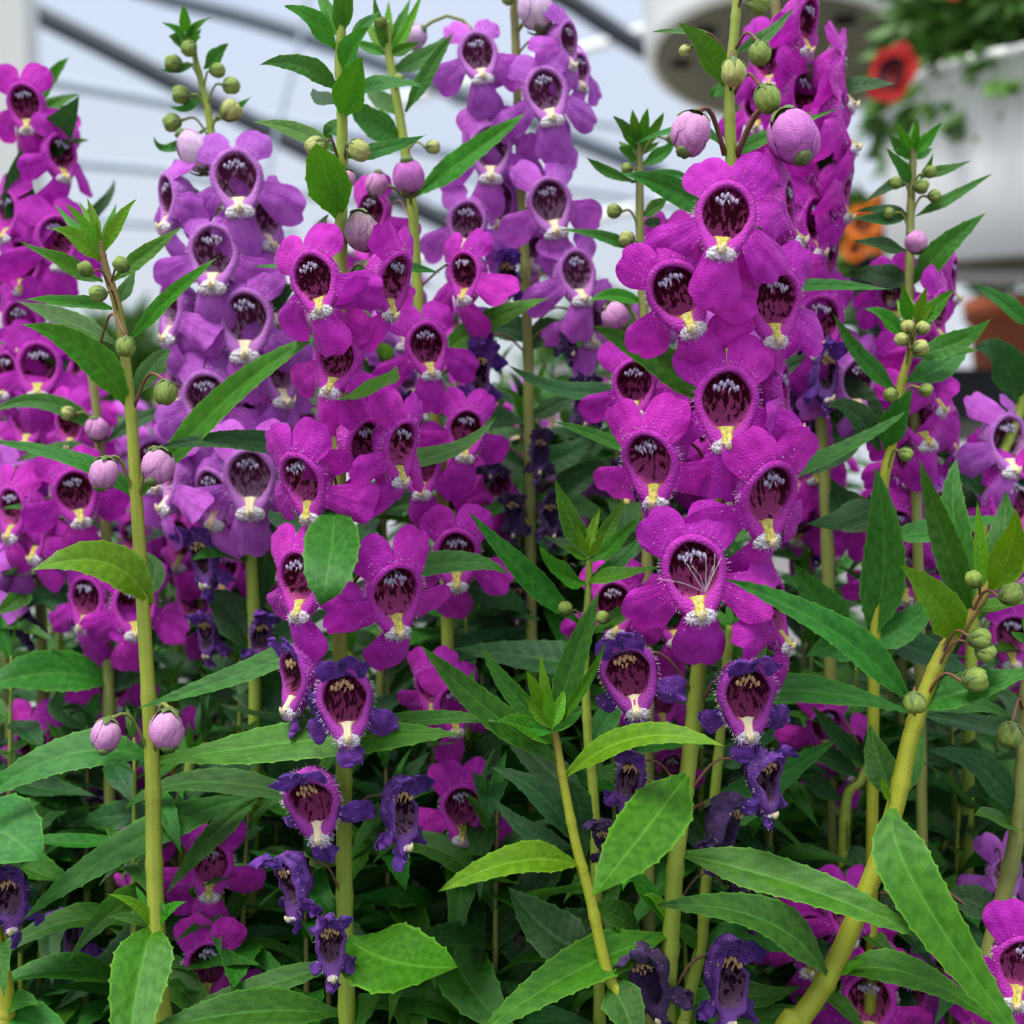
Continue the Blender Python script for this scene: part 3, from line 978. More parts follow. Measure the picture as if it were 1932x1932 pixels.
M['label_cream'] = plain('cream_plastic_label', (.80, .70, .44, 1), .5, .05, 20, .3)
M['hang_leaf'] = plain('trailing_foliage', (.095, .22, .032, 1), .55, .35, 30, .3)

def struct(name, g, m, smooth=False):
    o = obj(name, g.mesh(name, M[m], smooth)); o['kind'] = 'structure'; return o

g = Geo(); g.box((0, 3.2, -.03), 12, 10, .06); struct('floor', g, 'gravel')
def quad(pts):
    g = Geo(); b = [Vector(p) for p in pts]; g.v = b; g.uv = [(0, 0)] * 4; g.f = [(0, 1, 2, 3)]; g.m = [0]; return g
ZR, YB = 4.6, 7.6
struct('wall_back', quad([(-6, YB, 0), (6, YB, 0), (6, YB, ZR), (-6, YB, ZR)]), 'film')
struct('wall_left', quad([(-6, -1.7, 0), (-6, YB, 0), (-6, YB, ZR), (-6, -1.7, ZR)]), 'film')
struct('wall_right', quad([(6, -1.7, 0), (6, -1.7, ZR), (6, YB, ZR), (6, YB, 0)]), 'film')
struct('ceiling', quad([(-6, -1.7, ZR), (6, -1.7, ZR), (6, YB, ZR), (-6, YB, ZR)]), 'film')

def bar(name, pts, d, wpx, mat):
    """a greenhouse bar through pixels at distance d; wpx its thickness in pixels"""
    P = [WD(x, y, (d[i] if isinstance(d, (list, tuple)) else d)) for i, (x, y) in enumerate(pts)]
    dd = d[0] if isinstance(d, (list, tuple)) else d
    g = Geo(); c = catmull(P, 14)
    g.tube(c, wpx * dd / FPX * .5, 10)
    return struct(name, g, mat, True)
bar('trim_1', [(-260, -130), (82, 33), (310, 148), (575, 282), (800, 400), (1140, 556), (1500, 700)], 4.6, 38, 'steel_dark')
bar('trim_2', [(-100, -130), (280, -14), (450, 30), (620, 84), (900, 190), (1250, 330)], 5.6, 32, 'steel')
bar('trim_3', [(60, 146), (200, 172), (320, 194), (520, 228), (900, 300)], 6.2, 24, 'steel_pale')
bar('trim_4', [(60, 290), (150, 308), (300, 322), (560, 364), (1000, 410)], 6.2, 18, 'steel_pale')
bar('trim_5', [(60, 410), (300, 424), (560, 440)], 6.2, 14, 'steel_pale')
bar('trim_6', [(940, -60), (1062, -4), (1140, 46), (1228, 100), (1600, 300)], 4.4, 36, 'steel_dark')
bar('trim_7', [(850, 190), (1092, 226), (1300, 262)], 6.2, 14, 'steel_pale')
bar('trim_8', [(850, 330), (1111, 362), (1300, 392)], 6.2, 14, 'steel_pale')
bar('trim_9', [(700, 205), (1085, 98), (1290, 30)], 6.8, 20, 'white_plastic')
bar('trim_10', [(600, 530), (1085, 420), (1290, 370)], 6.8, 20, 'white_plastic')
bar('trim_11', [(592, -60), (560, 105), (535, 200), (505, 330), (470, 560)], 3.0, 9, 'steel_pale')
# the white post at the side
pl = WD(40, 500, 3.0)
g = Geo(); wpost = 76 * 3.0 / FPX
g.box((pl.x, pl.y, 2.3), wpost, .09, 4.6)
g.box((pl.x, pl.y, .02), wpost * 2, .2, .04)
struct('trim_12', g, 'white_post')

# plant bench carrying the thicket
t = empty('plant_bench', Vector((0, .34, 0)), 'long black growing bench of peat under the purple flowering thicket', 'bench')
g = Geo(); g.box((0, 0, SOIL_Z - .055), 1.7, .72, .07); obj('tray', g.mesh('tray', M['black_plastic'], False), t)
for sx in (-.75, .75):
    for sy in (-.3, .3):
        g = Geo(); g.box((sx, sy, (SOIL_Z - .09) / 2), .05, .05, SOIL_Z - .09); obj('leg', g.mesh('leg', M['steel'], False), t)
rs = random.Random(3)
rows = [[Vector((-.83 + 1.66 * i / 60, -.35 + .70 * j / 34, SOIL_Z + .004 * noise.noise(Vector((i * .6, j * .6, 0))) - .002)) for j in range(35)] for i in range(61)]
g = Geo(); g.grid(rows); so_ = obj('soil', g.mesh('soil', M['soil']), t); so_['kind'] = 'stuff'

def lathe_obj(name, prof, mat, parent, tilt=None, n=40):
    g = Geo(); g.lathe(prof, n)
    o = obj(name, g.mesh(name, M[mat]), parent)
    return o

def leafy_mound(r, n, cx, sx, sy, sz, ln, droop=.3):
    """foliage of a hanging plant: many small pointed leaves springing from a mound"""
    g = Geo()
    for _ in range(n):
        th = r.uniform(0, 6.283); ph = math.acos(r.uniform(-.35, 1))
        q = Vector((math.sin(ph) * math.cos(th), math.sin(ph) * math.sin(th), math.cos(ph)))
        k = r.uniform(.55, 1.05)
        p = cx + Vector((q.x * sx, q.y * sy, q.z * sz)) * k
        d = (q + Vector((r.uniform(-.7, .7), r.uniform(-.7, .7), r.uniform(-.6, .6) - droop))).normalized()
        s = d.orthogonal().normalized(); s = Matrix.Rotation(r.uniform(0, 6.28), 3, d) @ s
        l = ln * r.uniform(.6, 1.3); w = l * .2
        b = len(g.v); nn = d.cross(s)
        g.v += [p, p + d * l * .5 + s * w, p + d * l * .45 + nn * w * .4, p + d * l * .5 - s * w, p + d * l - nn * w * .6]
        g.uv += [(0, 0)] * 5
        g.f += [(b, b + 1, b + 2), (b, b + 2, b + 3), (b + 1, b + 4, b + 2), (b + 2, b + 4, b + 3)]; g.m += [0] * 4
    return g

def funnel_flower(parent, P, k, face, mat):
    """a five-lobed trumpet flower with a dark throat"""
    face = face.normalized(); X = face.orthogonal().normalized(); Y = face.cross(X)
    R3 = Matrix((X, Y, face)).transposed()
    g = Geo(); rows = []
    for i in range(7):
        t = i / 6
        row = []
        for j in range(30):
            a = 2 * math.pi * j / 30
            lob = 1 + .16 * abs(math.sin(2.5 * a)) * t
            rr = (.12 + .88 * t ** 1.2) * lob
            row.append(Vector((rr * math.cos(a), rr * math.sin(a), .45 * t ** .6 - .12 * t ** 4 + .06 * math.sin(5 * a) * t)))
        rows.append(row)
    g.grid(rows, None, True)
    o = obj('flower', g.mesh('flower', M[mat]), parent, mat4=Matrix.Translation(P) @ (R3 * k).to_4x4())
    g = Geo(); g.lathe([(.02, .02), (.18, .08), (.36, .28), (.58, .42)], 20)
    obj('throat', g.mesh('throat', M['dark_throat']), o)
    return o

# hanging pot, white, with red trumpet flowers
hb = WD(2030, 512, .95)
kp = .95 / FPX
t = empty('hanging_pot', hb, 'white hanging pot of trailing green foliage and red trumpet flowers', 'hanging pot')
H = 318 * kp; R1 = 342 * kp; R2 = 366 * kp
o = lathe_obj('pot', [(R1 * .93, .012), (R1 * .96, 0), (R1, .004), (R1 + (R2 - R1) * .5, H * .5), (R2, H), (R2 + .004, H + .002), (R2 + .004, H + .008), (R2 - .004, H + .008), (R2 - .007, H * .6)], 'white_plastic', t)
lathe_obj('saucer', [(.001, .009), (R1 * .5, .009), (R1 * .93, .013)], 'taupe', t)
lathe_obj('soil', [(.001, H * .9), (R2 * .9, H * .88), (R2 - .004, H * .87)], 'soil', t)
r = random.Random(5)
mf = leafy_mound(r, 4200, Vector((0, 0, H + .012)), R2 * .95, R2 * .98, .135, .030, .45)
mo = obj('foliage', mf.mesh('foliage', M['hang_leaf']), t); mo['kind'] = 'stuff'
for k in range(3):
    a = 2.1 * k + .4
    g = Geo(); g.tube([Vector((math.cos(a) * R2, math.sin(a) * R2, H)), Vector((0, 0, H + .75))], .0012, 5)
    obj('wire', g.mesh('wire', M['steel_dark']), t)
funnel_flower(t, WD(1692, 142, .80) - hb, 50 * .80 / FPX, Vector((-.75, -.6, .1)), 'red_petal')
funnel_flower(t, WD(1790, -18, .76) - hb, 34 * .76 / FPX, Vector((-.1, -.8, .6)), 'red_petal')

# the other white pot, higher, its taupe underside with drain holes turned to the viewer
hp = WD(1474, 120, 1.32); kq = 1.32 / FPX
t = empty('hanging_pot', hp, 'white hanging pot seen from below, taupe base with dark drain holes', 'hanging pot')
t.rotation_euler = (math.radians(-13), math.radians(5), 0)
Ra = 234 * kq
lathe_obj('pot', [(Ra, .004), (Ra * 1.02, -.001), (Ra * 1.07, 0), (Ra * 1.10, .006), (Ra * 1.2, .14), (Ra * 1.24, .145), (Ra * 1.24, .155), (Ra * 1.18, .155), (Ra * 1.12, .05)], 'white_plastic', t)
lathe_obj('base', [(.001, -.002), (Ra * .55, -.003), (Ra * .6, .001), (Ra * .65, -.002), (Ra * .98, -.002), (Ra, .003)], 'taupe', t)
for k in range(9):
    a = 2 * math.pi * k / 9 + .2; rr = Ra * (.8 if k % 3 else .45)
    g = Geo(); g.ball((math.cos(a) * rr, math.sin(a) * rr, -.002), .0125, .0125, .0016, 14, 6)  # each hole is a flat near-black disc, its darkness put into the colour
    obj('drain_hole', g.mesh('drain_hole', M['hole_dark']), t)
lathe_obj('soil', [(.001, .14), (Ra * 1.19, .138)], 'soil', t)
for k in range(3):
    a = 2.1 * k + .9
    g = Geo(); g.tube([Vector((math.cos(a) * Ra * 1.22, math.sin(a) * Ra * 1.22, .15)), Vector((0, 0, .75))], .0012, 5)
    obj('wire', g.mesh('wire', M['steel_dark']), t)
mf = leafy_mound(random.Random(8), 600, Vector((0, 0, .16)), Ra * 1.1, Ra * 1.1, .10, .03)
mo = obj('foliage', mf.mesh('foliage', M['hang_leaf']), t); mo['kind'] = 'stuff'

# potted plants and trays on a grey slatted table behind
TZ = WD(1850, 775, 1.25).z
tb = empty('slatted_table', Vector((.62, 1.45, 0)), 'weathered grey slatted table carrying pots behind the thicket', 'table')
for k in range(9):
    g = Geo(); g.box((0, -.36 + k * .09, TZ - .012), 1.5, .07, .022)
    obj('slat', g.mesh('slat', M['grey_wood'], False), tb)
for sx in (-.7, .7):
    g = Geo(); g.box((sx, 0, TZ - .05), .05, .78, .05); obj('rail', g.mesh('rail', M['grey_wood'], False), tb)
    for sy in (-.34, .34):
        g = Geo(); g.box((sx, sy, (TZ - .07) / 2), .05, .05, TZ - .07); obj('leg', g.mesh('leg', M['grey_wood'], False), tb)

def potted(px, ybase, d, rpx, hpx, mat, label, foliage=None, n=500, flowers=None, fmat=None):
    P = WD(px, ybase, d); k = d / FPX
    P.z = TZ
    t = empty('potted_plant', P, label, 'potted plant')
    R, h = rpx * k, hpx * k
    lathe_obj('pot', [(.001, .0), (R * .74, .0), (R * .78, .002), (R * .95, h * .78), (R * .96, h * .79), (R * 1.03, h * .80), (R * 1.05, h), (R * .97, h), (R * .9, h * .8)], mat, t)
    lathe_obj('soil', [(.001, h * .86), (R * .92, h * .84)], 'soil', t)
    if foliage:
        mf = leafy_mound(random.Random(int(px)), n, Vector((0, 0, h + foliage * .35)), foliage, foliage * .8, foliage, .03, .0)
        mo = obj('foliage', mf.mesh('foliage', M['hang_leaf']), t); mo['kind'] = 'stuff'
    for (fx, fy, fr) in (flowers or []):
        funnel_flower(t, WD(fx, fy, d - .07) - P, fr * k, Vector((random.Random(fx).uniform(-.4, .4), -1, .3)), fmat)
    return t
potted(1945, 768, 1.2, 122, 210, 'terracotta', 'terracotta pot standing on the grey table beneath the white hanging pot', .05, 300)
potted(1655, 768, 1.15, 52, 290, 'black_plastic', 'tall black pot of orange marigolds beside the white hanging pot', .035, 250,
       [(1628, 425, 30), (1664, 398, 28), (1652, 450, 28), (1612, 472, 20)], 'orange_petal')
potted(1480, 768, 1.3, 80, 150, 'black_plastic', 'black pot of dark foliage hidden behind the tallest magenta spike', .09, 700)
# black trays, label stakes, pale board lying on the table
P = WD(1836, 700, 1.02); P.z = TZ
t = empty('seed_tray', P, 'black seed tray on the grey table in front of the terracotta pot', 'tray')
k = 1.16 / FPX
g = Geo(); hx, hy, hz = 170 * k, .10, 74 * k
g.box((0, 0, .002), hx, hy, .004)
for sx in (-1, 1): g.box((sx * hx / 2, 0, hz / 2), .003, hy, hz)
for sy in (-1, 1): g.box((0, sy * hy / 2, hz / 2), hx, .003, hz)
obj('tray', g.mesh('tray', M['black_plastic'], False), t)
g = Geo(); g.box((0, -hy / 2 - .001, hz), hx + .01, .008, .006); obj('rim', g.mesh('rim', M['black_plastic'], False), t)
def stake(x, y, d, wpx, hpx, mat, label, rot=0):
    P = WD(x, y, d); k = d / FPX
    t = empty('plant_label', P, label, 'plant label')
    g = Geo(); g.box((0, 0, 0), wpx * k, .0012, hpx * k, 0, Matrix.Rotation(rot, 3, 'Y')); obj('tag', g.mesh('tag', M[mat], False), t)
    g = Geo(); g.box((0, .001, (SOIL_Z - P.z) / 2 - .01), wpx * k * .3, .0012, P.z - SOIL_Z + .01); obj('stake', g.mesh('stake', M[mat], False), t)
stake(1014, 738, .40, 42, 46, 'label_red', 'red plastic plant label standing among the spent flower stems', .5)
stake(1044, 764, .42, 46, 34, 'label_cream', 'cream plastic plant label standing beside the red label', -.4)
P = WD(1095, 692, .76)
t = empty('shelf_board', P, 'narrow pale board on posts behind the spent flower stems', 'shelf')
g = Geo(); k = .9 / FPX; g.box((0, 0, 0), 260 * k, .12, 14 * k, 0, Matrix.Rotation(-.14, 3, 'Y')); obj('board', g.mesh('board', M['grey_wood'], False), t)
for sx in (-90, 90):
    g = Geo(); g.box((sx * k, .03, -(P.z) / 2), .02, .02, P.z - .02); obj('post', g.mesh('post', M['steel'], False), t)

# far shrubs glimpsed between the stems
for i, (x, yt, d, wpx, lab) in enumerate([(230, 628, 3.4, 110, 'pale yellow green shrub far behind the lilac flower spike'),
                                          (560, 610, 4.4, 110, 'green shrub far down the greenhouse between the first two spikes'),
                                          (1150, 600, 3.6, 150, 'green shrub far down the greenhouse below the thin wire'),
                                          (-40, 640, 4.2, 110, 'green shrub beside the foot of the white post')]):
    k = d / FPX
    P = WD(x, yt, d); t = empty('far_shrub', Vector((P.x, P.y, 0)), lab, 'shrub')
    mf = leafy_mound(random.Random(i), 900, Vector((0, 0, P.z - .30)), wpx * k, wpx * k, .32, .09, 0)
    mo = obj('foliage', mf.mesh('foliage', M['hang_leaf']), t); mo['kind'] = 'stuff'
    g = Geo(); g.tube([Vector((0, 0, 0)), Vector((0.02, 0, P.z * .5)), Vector((0, 0, P.z - .1))], .02, 8); obj('trunk', g.mesh('trunk', M['stem_olive']), t)

# ---------------------------------------------------------------- the plants in front
def leaves(p, rows):
    for r in rows:
        pts, w = r[0], r[1]
        kw = dict(r[3]) if len(r) > 3 else {}
        k = r[2] if len(r) > 2 else 'm'
        p.leaf(pts, w, kw.pop('a', 30), k, **kw)

# A: the budding stem
A = Plant('tall sharp stem with spaced pairs of pink buds and bright young leaves on top', -.3,
          [(312, 1990), (298, 1800), (290, 1600), (287, 1440), (272, 1180), (258, 950), (246, 770), (226, 600), (200, 510), (188, 455)], 36, 12, 'stem_brown')
leaves(A, [
    ([(190, 488), (150, 440), (102, 384)], 22, 'y', {'z': .3}),
    ([(190, 478), (160, 425), (122, 384)], 22, 't', {'z': -.5}),
    ([(188, 470), (172, 425), (148, 378)], 16, 't', {'z': .2}),
    ([(188, 465), (178, 415), (164, 373)], 18, 't', {'z': 0}),
    ([(192, 470), (205, 430), (220, 383)], 18, 'y', {'z': .6}),
    ([(194, 480), (222, 420), (258, 376)], 26, 't', {'z': -.3}),
    ([(190, 492), (145, 452), (97, 432)], 36, 't', {'z': -.9}),
    ([(194, 532), (120, 500), (39, 455)], 32, 'y', {'z': -1.2, 'a': 45}),
    ([(212, 530), (275, 480), (345, 426)], 32, 'y', {'z': -.2}),
    ([(212, 582), (140, 572), (42, 566)], 26, 'y', {'z': -1.0, 'a': 50}),
    ([(216, 648), (125, 605), (29, 566)], 40, 'm', {'z': .3, 'z0': .5, 'a': 40}),
    ([(246, 640), (322, 560), (413, 483)], 30, 'y', {'z': -1}),
    ([(222, 572), (238, 545), (256, 505)], 26, 'm', {'z': .5}),
    ([(242, 768), (160, 665), (37, 612)], 64, 'y', {'z': -1.6, 'a': 25}),
    ([(250, 756), (290, 690), (322, 658)], 40, 'm', {'z': .8, 'z0': .4}),
    ([(262, 938), (440, 742), (632, 616)], 52, 'y', {'z': -.9, 'z0': .5, 'a': 35, 'fold': .35}),
    ([(256, 940), (150, 872), (-30, 832)], 36, 'm', {'z': -.6, 'z0': .4, 'a': 45}),
    ([(284, 1140), (200, 1062), (58, 1077)], 78, 't', {'z': -1.4, 'a': 30, 'fold': .3, 'broad': .3}),
    ([(270, 1130), (292, 1080), (275, 1040)], 40, 'm', {'z': .8, 'z0': .4}),
    ([(293, 1435), (600, 1395), (872, 1386)], 72, 'y', {'z': -1.2, 'a': 38, 'broad': .8, 'fold': .15}),
    ([(284, 1430), (120, 1425), (-60, 1530)], 74, 'm', {'z': -.8, 'a': 38, 'fold': .25}),
    ([(290, 1755), (262, 1712), (200, 1686)], 22, 't', {'z': -.6}),
    ([(292, 1752), (270, 1700), (256, 1672)], 16, 'y', {'z': .2}),
    ([(292, 1750), (318, 1718), (353, 1702)], 22, 'y', {'z': -.4}),
    ([(290, 1750), (245, 1732), (202, 1732)], 20, 'm', {'z': -.3}),
    ([(292, 1752), (262, 1850), (232, 2080)], 110, 'y', {'z': -2.2, 'a': 20, 'fold': .3, 'broad': .4}),
])
A.tuft(186, 462, 46, 5)
for b in [(160, 506, 15, 'green', -60), (228, 498, 16, 'green', -40), (183, 555, 17, 'green', 10), (237, 655, 20, 'green', 90, -1.2, (186, 660)),
          (311, 742, 24, 'green', 90, -.6, (252, 770)), (196, 893, 27, 'pink', 86, -.6, (255, 942)), (298, 880, 31, 'pink', 84, -.6, (262, 942)),
          (200, 1388, 28, 'pink', 84, -.7, (285, 1428)), (315, 1376, 33, 'pink', 84, -.9, (290, 1428))]:
    A.bud(b[0], b[1], b[2], b[3], b[4], b[5] if len(b) > 5 else -.6, b[6] if len(b) > 6 else None, 1.08, ped='pedicel' if b[3] == 'green' else 'pedicel_green')

# B: the central magenta spike
B = Plant('tall magenta spike with one big leaf hanging in front, violet spent blooms below', 0,
          [(657, 1990), (650, 1700), (648, 1440), (640, 1180), (640, 850), (643, 480), (645, 300), (645, 200), (640, 110), (648, 20), (652, -60)], 34, 13, 'stem_green')
leaves(B, [
    ([(634, 94), (590, 40), (537, 11)], 40, 'y', {'z': -.8}),
    ([(634, 66), (618, 20), (596, -16)], 30, 'y', {'z': .2}),
    ([(640, 66), (640, 20), (634, -40)], 28, 'y', {'z': -.3}),
    ([(646, 62), (655, 10), (662, -50)], 26, 'y', {'z': -.5}),
    ([(660, 70), (690, 45), (716, 21)], 22, 'm', {'z': .2}),
    ([(640, 172), (570, 125), (490, 123)], 40, 'm', {'z': -.9, 'a': 25}),
    ([(642, 132), (668, 90), (694, 51)], 44, 'y', {'z': -.9}),
    ([(634, 196), (605, 185), (590, 166)], 30, 'o', {'z': .5, 'z0': .4}),
    ([(646, 224), (662, 165), (685, 106)], 62, 'y', {'z': -1.3, 'a': 10, 'broad': .4}),
    ([(652, 178), (725, 160), (803, 164)], 27, 'm', {'z': -.7, 'a': 40}),
    ([(640, 290), (560, 248), (474, 229)], 32, 'y', {'z': .2, 'z0': .4, 'a': 30}),
    ([(650, 296), (725, 282), (805, 254)], 30, 'm', {'z': -.2}),
    ([(642, 418), (615, 330), (596, 268)], 82, 'y', {'z': -1.6, 'a': -5, 'broad': .5, 'fold': .3}),
    ([(648, 262), (630, 245), (612, 270)], 34, 'm', {'z': .3, 'z0': .3}),
    ([(646, 524), (730, 505), (830, 514)], 32, 'm', {'z': .6, 'z0': .5, 'a': 35}),
    ([(640, 515), (560, 505), (480, 502)], 16, 'm', {'z': .4, 'z0': .5, 'a': 50}),
    ([(632, 470), (605, 440), (620, 405)], 34, 'o', {'z': .6, 'z0': .5}),
    ([(640, 752), (705, 740), (746, 690)], 42, 'm', {'z': -2.3, 'z0': -1.2, 'a': 60}),
    ([(640, 745), (600, 750), (574, 710)], 34, 'o', {'z': .4, 'z0': .4}),
    ([(640, 868), (455, 832), (296, 846)], 42, 'o', {'z': -1.0, 'z0': .5, 'a': 25}),
    ([(646, 870), (830, 858), (936, 784)], 34, 'm', {'z': .8, 'z0': .5, 'a': 45}),
    ([(640, 990), (540, 985), (512, 960)], 38, 'o', {'z': .4, 'z0': .6}),
    ([(632, 935), (624, 1045), (605, 1144)], 104, 'm', {'z': -2.6, 'z0': -.4, 'zm': -2.2, 'a': 12, 'broad': .9, 'fold': .12}),
    ([(646, 1115), (850, 1062), (958, 1086)], 44, 'm', {'z': .2, 'z0': .4, 'a': 35}),
    ([(636, 1190), (470, 1265), (250, 1340)], 44, 'm', {'z': -1.0, 'z0': .3, 'a': 40}),
    ([(652, 1392), (790, 1360), (943, 1361)], 36, 'm', {'z': -1.4, 'z0': -.2, 'a': 45}),
    ([(640, 1525), (380, 1475), (230, 1532)], 44, 'm', {'z': .6, 'z0': .5, 'a': 40}),
    ([(656, 1768), (740, 1812), (866, 1826)], 128, 'y', {'z': -2.0, 'z0': -.3, 'a': 38, 'broad': 1.0, 'fold': .2}),
    ([(652, 1815), (490, 1862), (330, 1914)], 44, 'm', {'z': -.6, 'z0': .4, 'a': 40}),
    ([(648, 1915), (460, 1910), (240, 1960)], 74, 'm', {'z': -1.6, 'a': 45}),
    ([(664, 1925), (690, 1905), (720, 1880)], 50, 'm', {'z': -.6}),
])
for f in [  # x, y, size, yaw, roll, state, depth, pitch
    (590, 526, .84, -18, 17, 'magenta', -1.5), (747, 528, .84, 58, 2, 'magenta', -1.1, 22), (633, 676, .82, -22, -10, 'magenta', -.9),
    (690, 838, .80, 52, 4, 'magenta', -1.0, 20), (760, 842, .84, 55, 4, 'magenta', -1.2, 18), (567, 908, .92, -34, 4, 'magenta', -1.3, 22),
    (560, 1092, .90, -30, 6, 'magenta', -.9), (748, 1120, .98, 26, 9, 'magenta', -1.2, 26), (650, 1320, .95, 6, 6, 'fading', -1.6),
    (548, 1275, .85, -50, 0, 'fading', -.7), (586, 1515, .95, -8, 9, 'fading', -1.1, 22), (762, 1528, .88, 32, 2, 'wilted', -.9),
    (540, 1668, .80, -40, 14, 'wilted', -1.0), (624, 1782, .80, 12, 4, 'wilted', -1.5)]:
    B.flower(*f)
for b in [(595, 277, 21, 'yellow', 30, -.6, (640, 310)), (677, 284, 22, 'yellow', 150, -.5, (650, 310)), (683, 436, 34, 'dark', 100, -.3, (648, 470)),
          (656, 337, 15, 'pink', 80, -.2), (628, 1806, 9, 'green', 90, .3)]:
    B.bud(b[0], b[1], b[2], b[3], b[4], b[5], b[6] if len(b) > 6 else None, 1.12, ped='pedicel')

# F: the tallest magenta spike
F = Plant('tallest magenta spike with large open flowers and two fat pink buds under its tip', 0,
          [(1252, 1990), (1264, 1800), (1276, 1620), (1300, 1440), (1322, 1230), (1350, 1000), (1378, 700), (1385, 500), (1380, 300), (1376, 170), (1386, 60), (1394, -50)], 36, 17, 'stem_green')
leaves(F, [
    ([(1366, 162), (1335, 95), (1280, 43)], 48, 'y', {'z': -.8, 'a': 15}),
    ([(1362, 82), (1300, 62), (1229, 61)], 14, 'm', {'z': .3, 'a': 50}),
    ([(1385, 100), (1445, 68), (1497, 15)], 26, 'm', {'z': .3, 'z0': .3}),
    ([(1372, 190), (1352, 172), (1343, 188)], 22, 'm', {'z': .2}),
    ([(1360, 275), (1300, 243), (1196, 272)], 18, 'm', {'z': .1, 'z0': .4, 'a': 45}),
    ([(1385, 298), (1440, 262), (1588, 203)], 26, 'y', {'z': .4, 'z0': .3}),
    ([(1378, 425), (1270, 360), (1172, 328)], 50, 'm', {'z': -.6, 'z0': .4, 'a': 25}),
    ([(1390, 556), (1530, 540), (1684, 546)], 26, 'm', {'z': .4, 'z0': .5, 'a': 40}),
    ([(1372, 770), (1240, 680), (1118, 615)], 66, 'm', {'z': -.8, 'z0': .3, 'a': 20}),
    ([(1360, 915), (1160, 836), (1043, 796)], 28, 'm', {'z': -.6, 'z0': .6, 'a': 40}),
    ([(1375, 920), (1560, 862), (1718, 770)], 34, 'm', {'z': .6, 'z0': .5, 'a': 40}),
    ([(1345, 1040), (1400, 1070), (1376, 1010)], 50, 'm', {'z': .4, 'z0': .6}),
    ([(1326, 1318), (1540, 1305), (1730, 1352)], 54, 'm', {'z': .5, 'z0': .6, 'a': 40}),
    ([(1296, 1462), (1222, 1560), (1118, 1692)], 118, 'y', {'z': -2.6, 'z0': -.7, 'a': 22, 'broad': .8, 'fold': .12}),
    ([(1280, 1612), (1500, 1668), (1756, 1772)], 76, 'y', {'z': -1.6, 'a': 40, 'broad': .4}),
    ([(1262, 1762), (1090, 1830), (905, 1950)], 84, 'y', {'z': -2.0, 'a': 34, 'broad': .5}),
    ([(1262, 1750), (1200, 1660), (1175, 1682)], 34, 'y', {'z': -.5}),
    ([(1266, 1745), (1240, 1700), (1212, 1690)], 20, 't', {'z': -.3}),
    ([(1264, 1830), (1235, 1820), (1206, 1815)], 30, 'm', {'z': -.9}),
])
for f in [
    (1369, 404, 1.0, -6, -7, 'magenta', -2.1, -2), (1276, 552, .98, -12, 24, 'magenta', -1.7), (1466, 568, .95, 16, 2, 'magenta', -1.3),
    (1492, 388, .9, 66, 4, 'magenta', -.5), (1372, 758, 1.06, -2, 0, 'magenta', -1.4, 8), (1224, 872, 1.0, -34, 2, 'magenta', -1.0, 22),
    (1455, 936, 1.1, 24, 6, 'magenta', -1.2, 26), (1310, 1078, 1.08, -4, 8, 'magenta', -1.3, 6), (1484, 742, .92, 68, 2, 'magenta', -.5),
    (1470, 1150, .9, 60, 4, 'magenta', -.4), (1186, 1272, .95, -12, 12, 'fading', -1.0), (1412, 1312, 1.0, 6, 2, 'fading', -1.0),
    (1188, 1470, .80, -12, -6, 'wilted', -.9), (1452, 1470, .85, 26, 6, 'wilted', -.9), (1382, 1556, .8, 40, -20, 'dry', .2),
    (1138, 1590, .6, -30, 10, 'dry', -.4), (1417, 1690, .62, 40, 10, 'dry', .9), (1222, 1850, .95, -20, 16, 'dry', -.5), (1378, 1846, 1.05, 8, -2, 'wilted', -.8)]:
    F.flower(*f)
for b in [(1303, 252, 37, 'pink', 80, -.9, (1368, 292)), (1497, 258, 47, 'purple', 112, -1.0, (1388, 296)), (1384, 137, 26, 'yellow', 92, -1.2, (1378, 180)),
          (1434, 101, 23, 'green', 92, -.7, (1384, 100)), (1448, 188, 27, 'green', 110, -.8, (1384, 178)), (1432, 6, 22, 'green', 150, -.6, (1392, 20)),
          (1292, 96, 12, 'yellow', 30, -.3, (1360, 84))]:
    F.bud(b[0], b[1], b[2], b[3], b[4], b[5], b[6], 1.12, ped='pedicel')

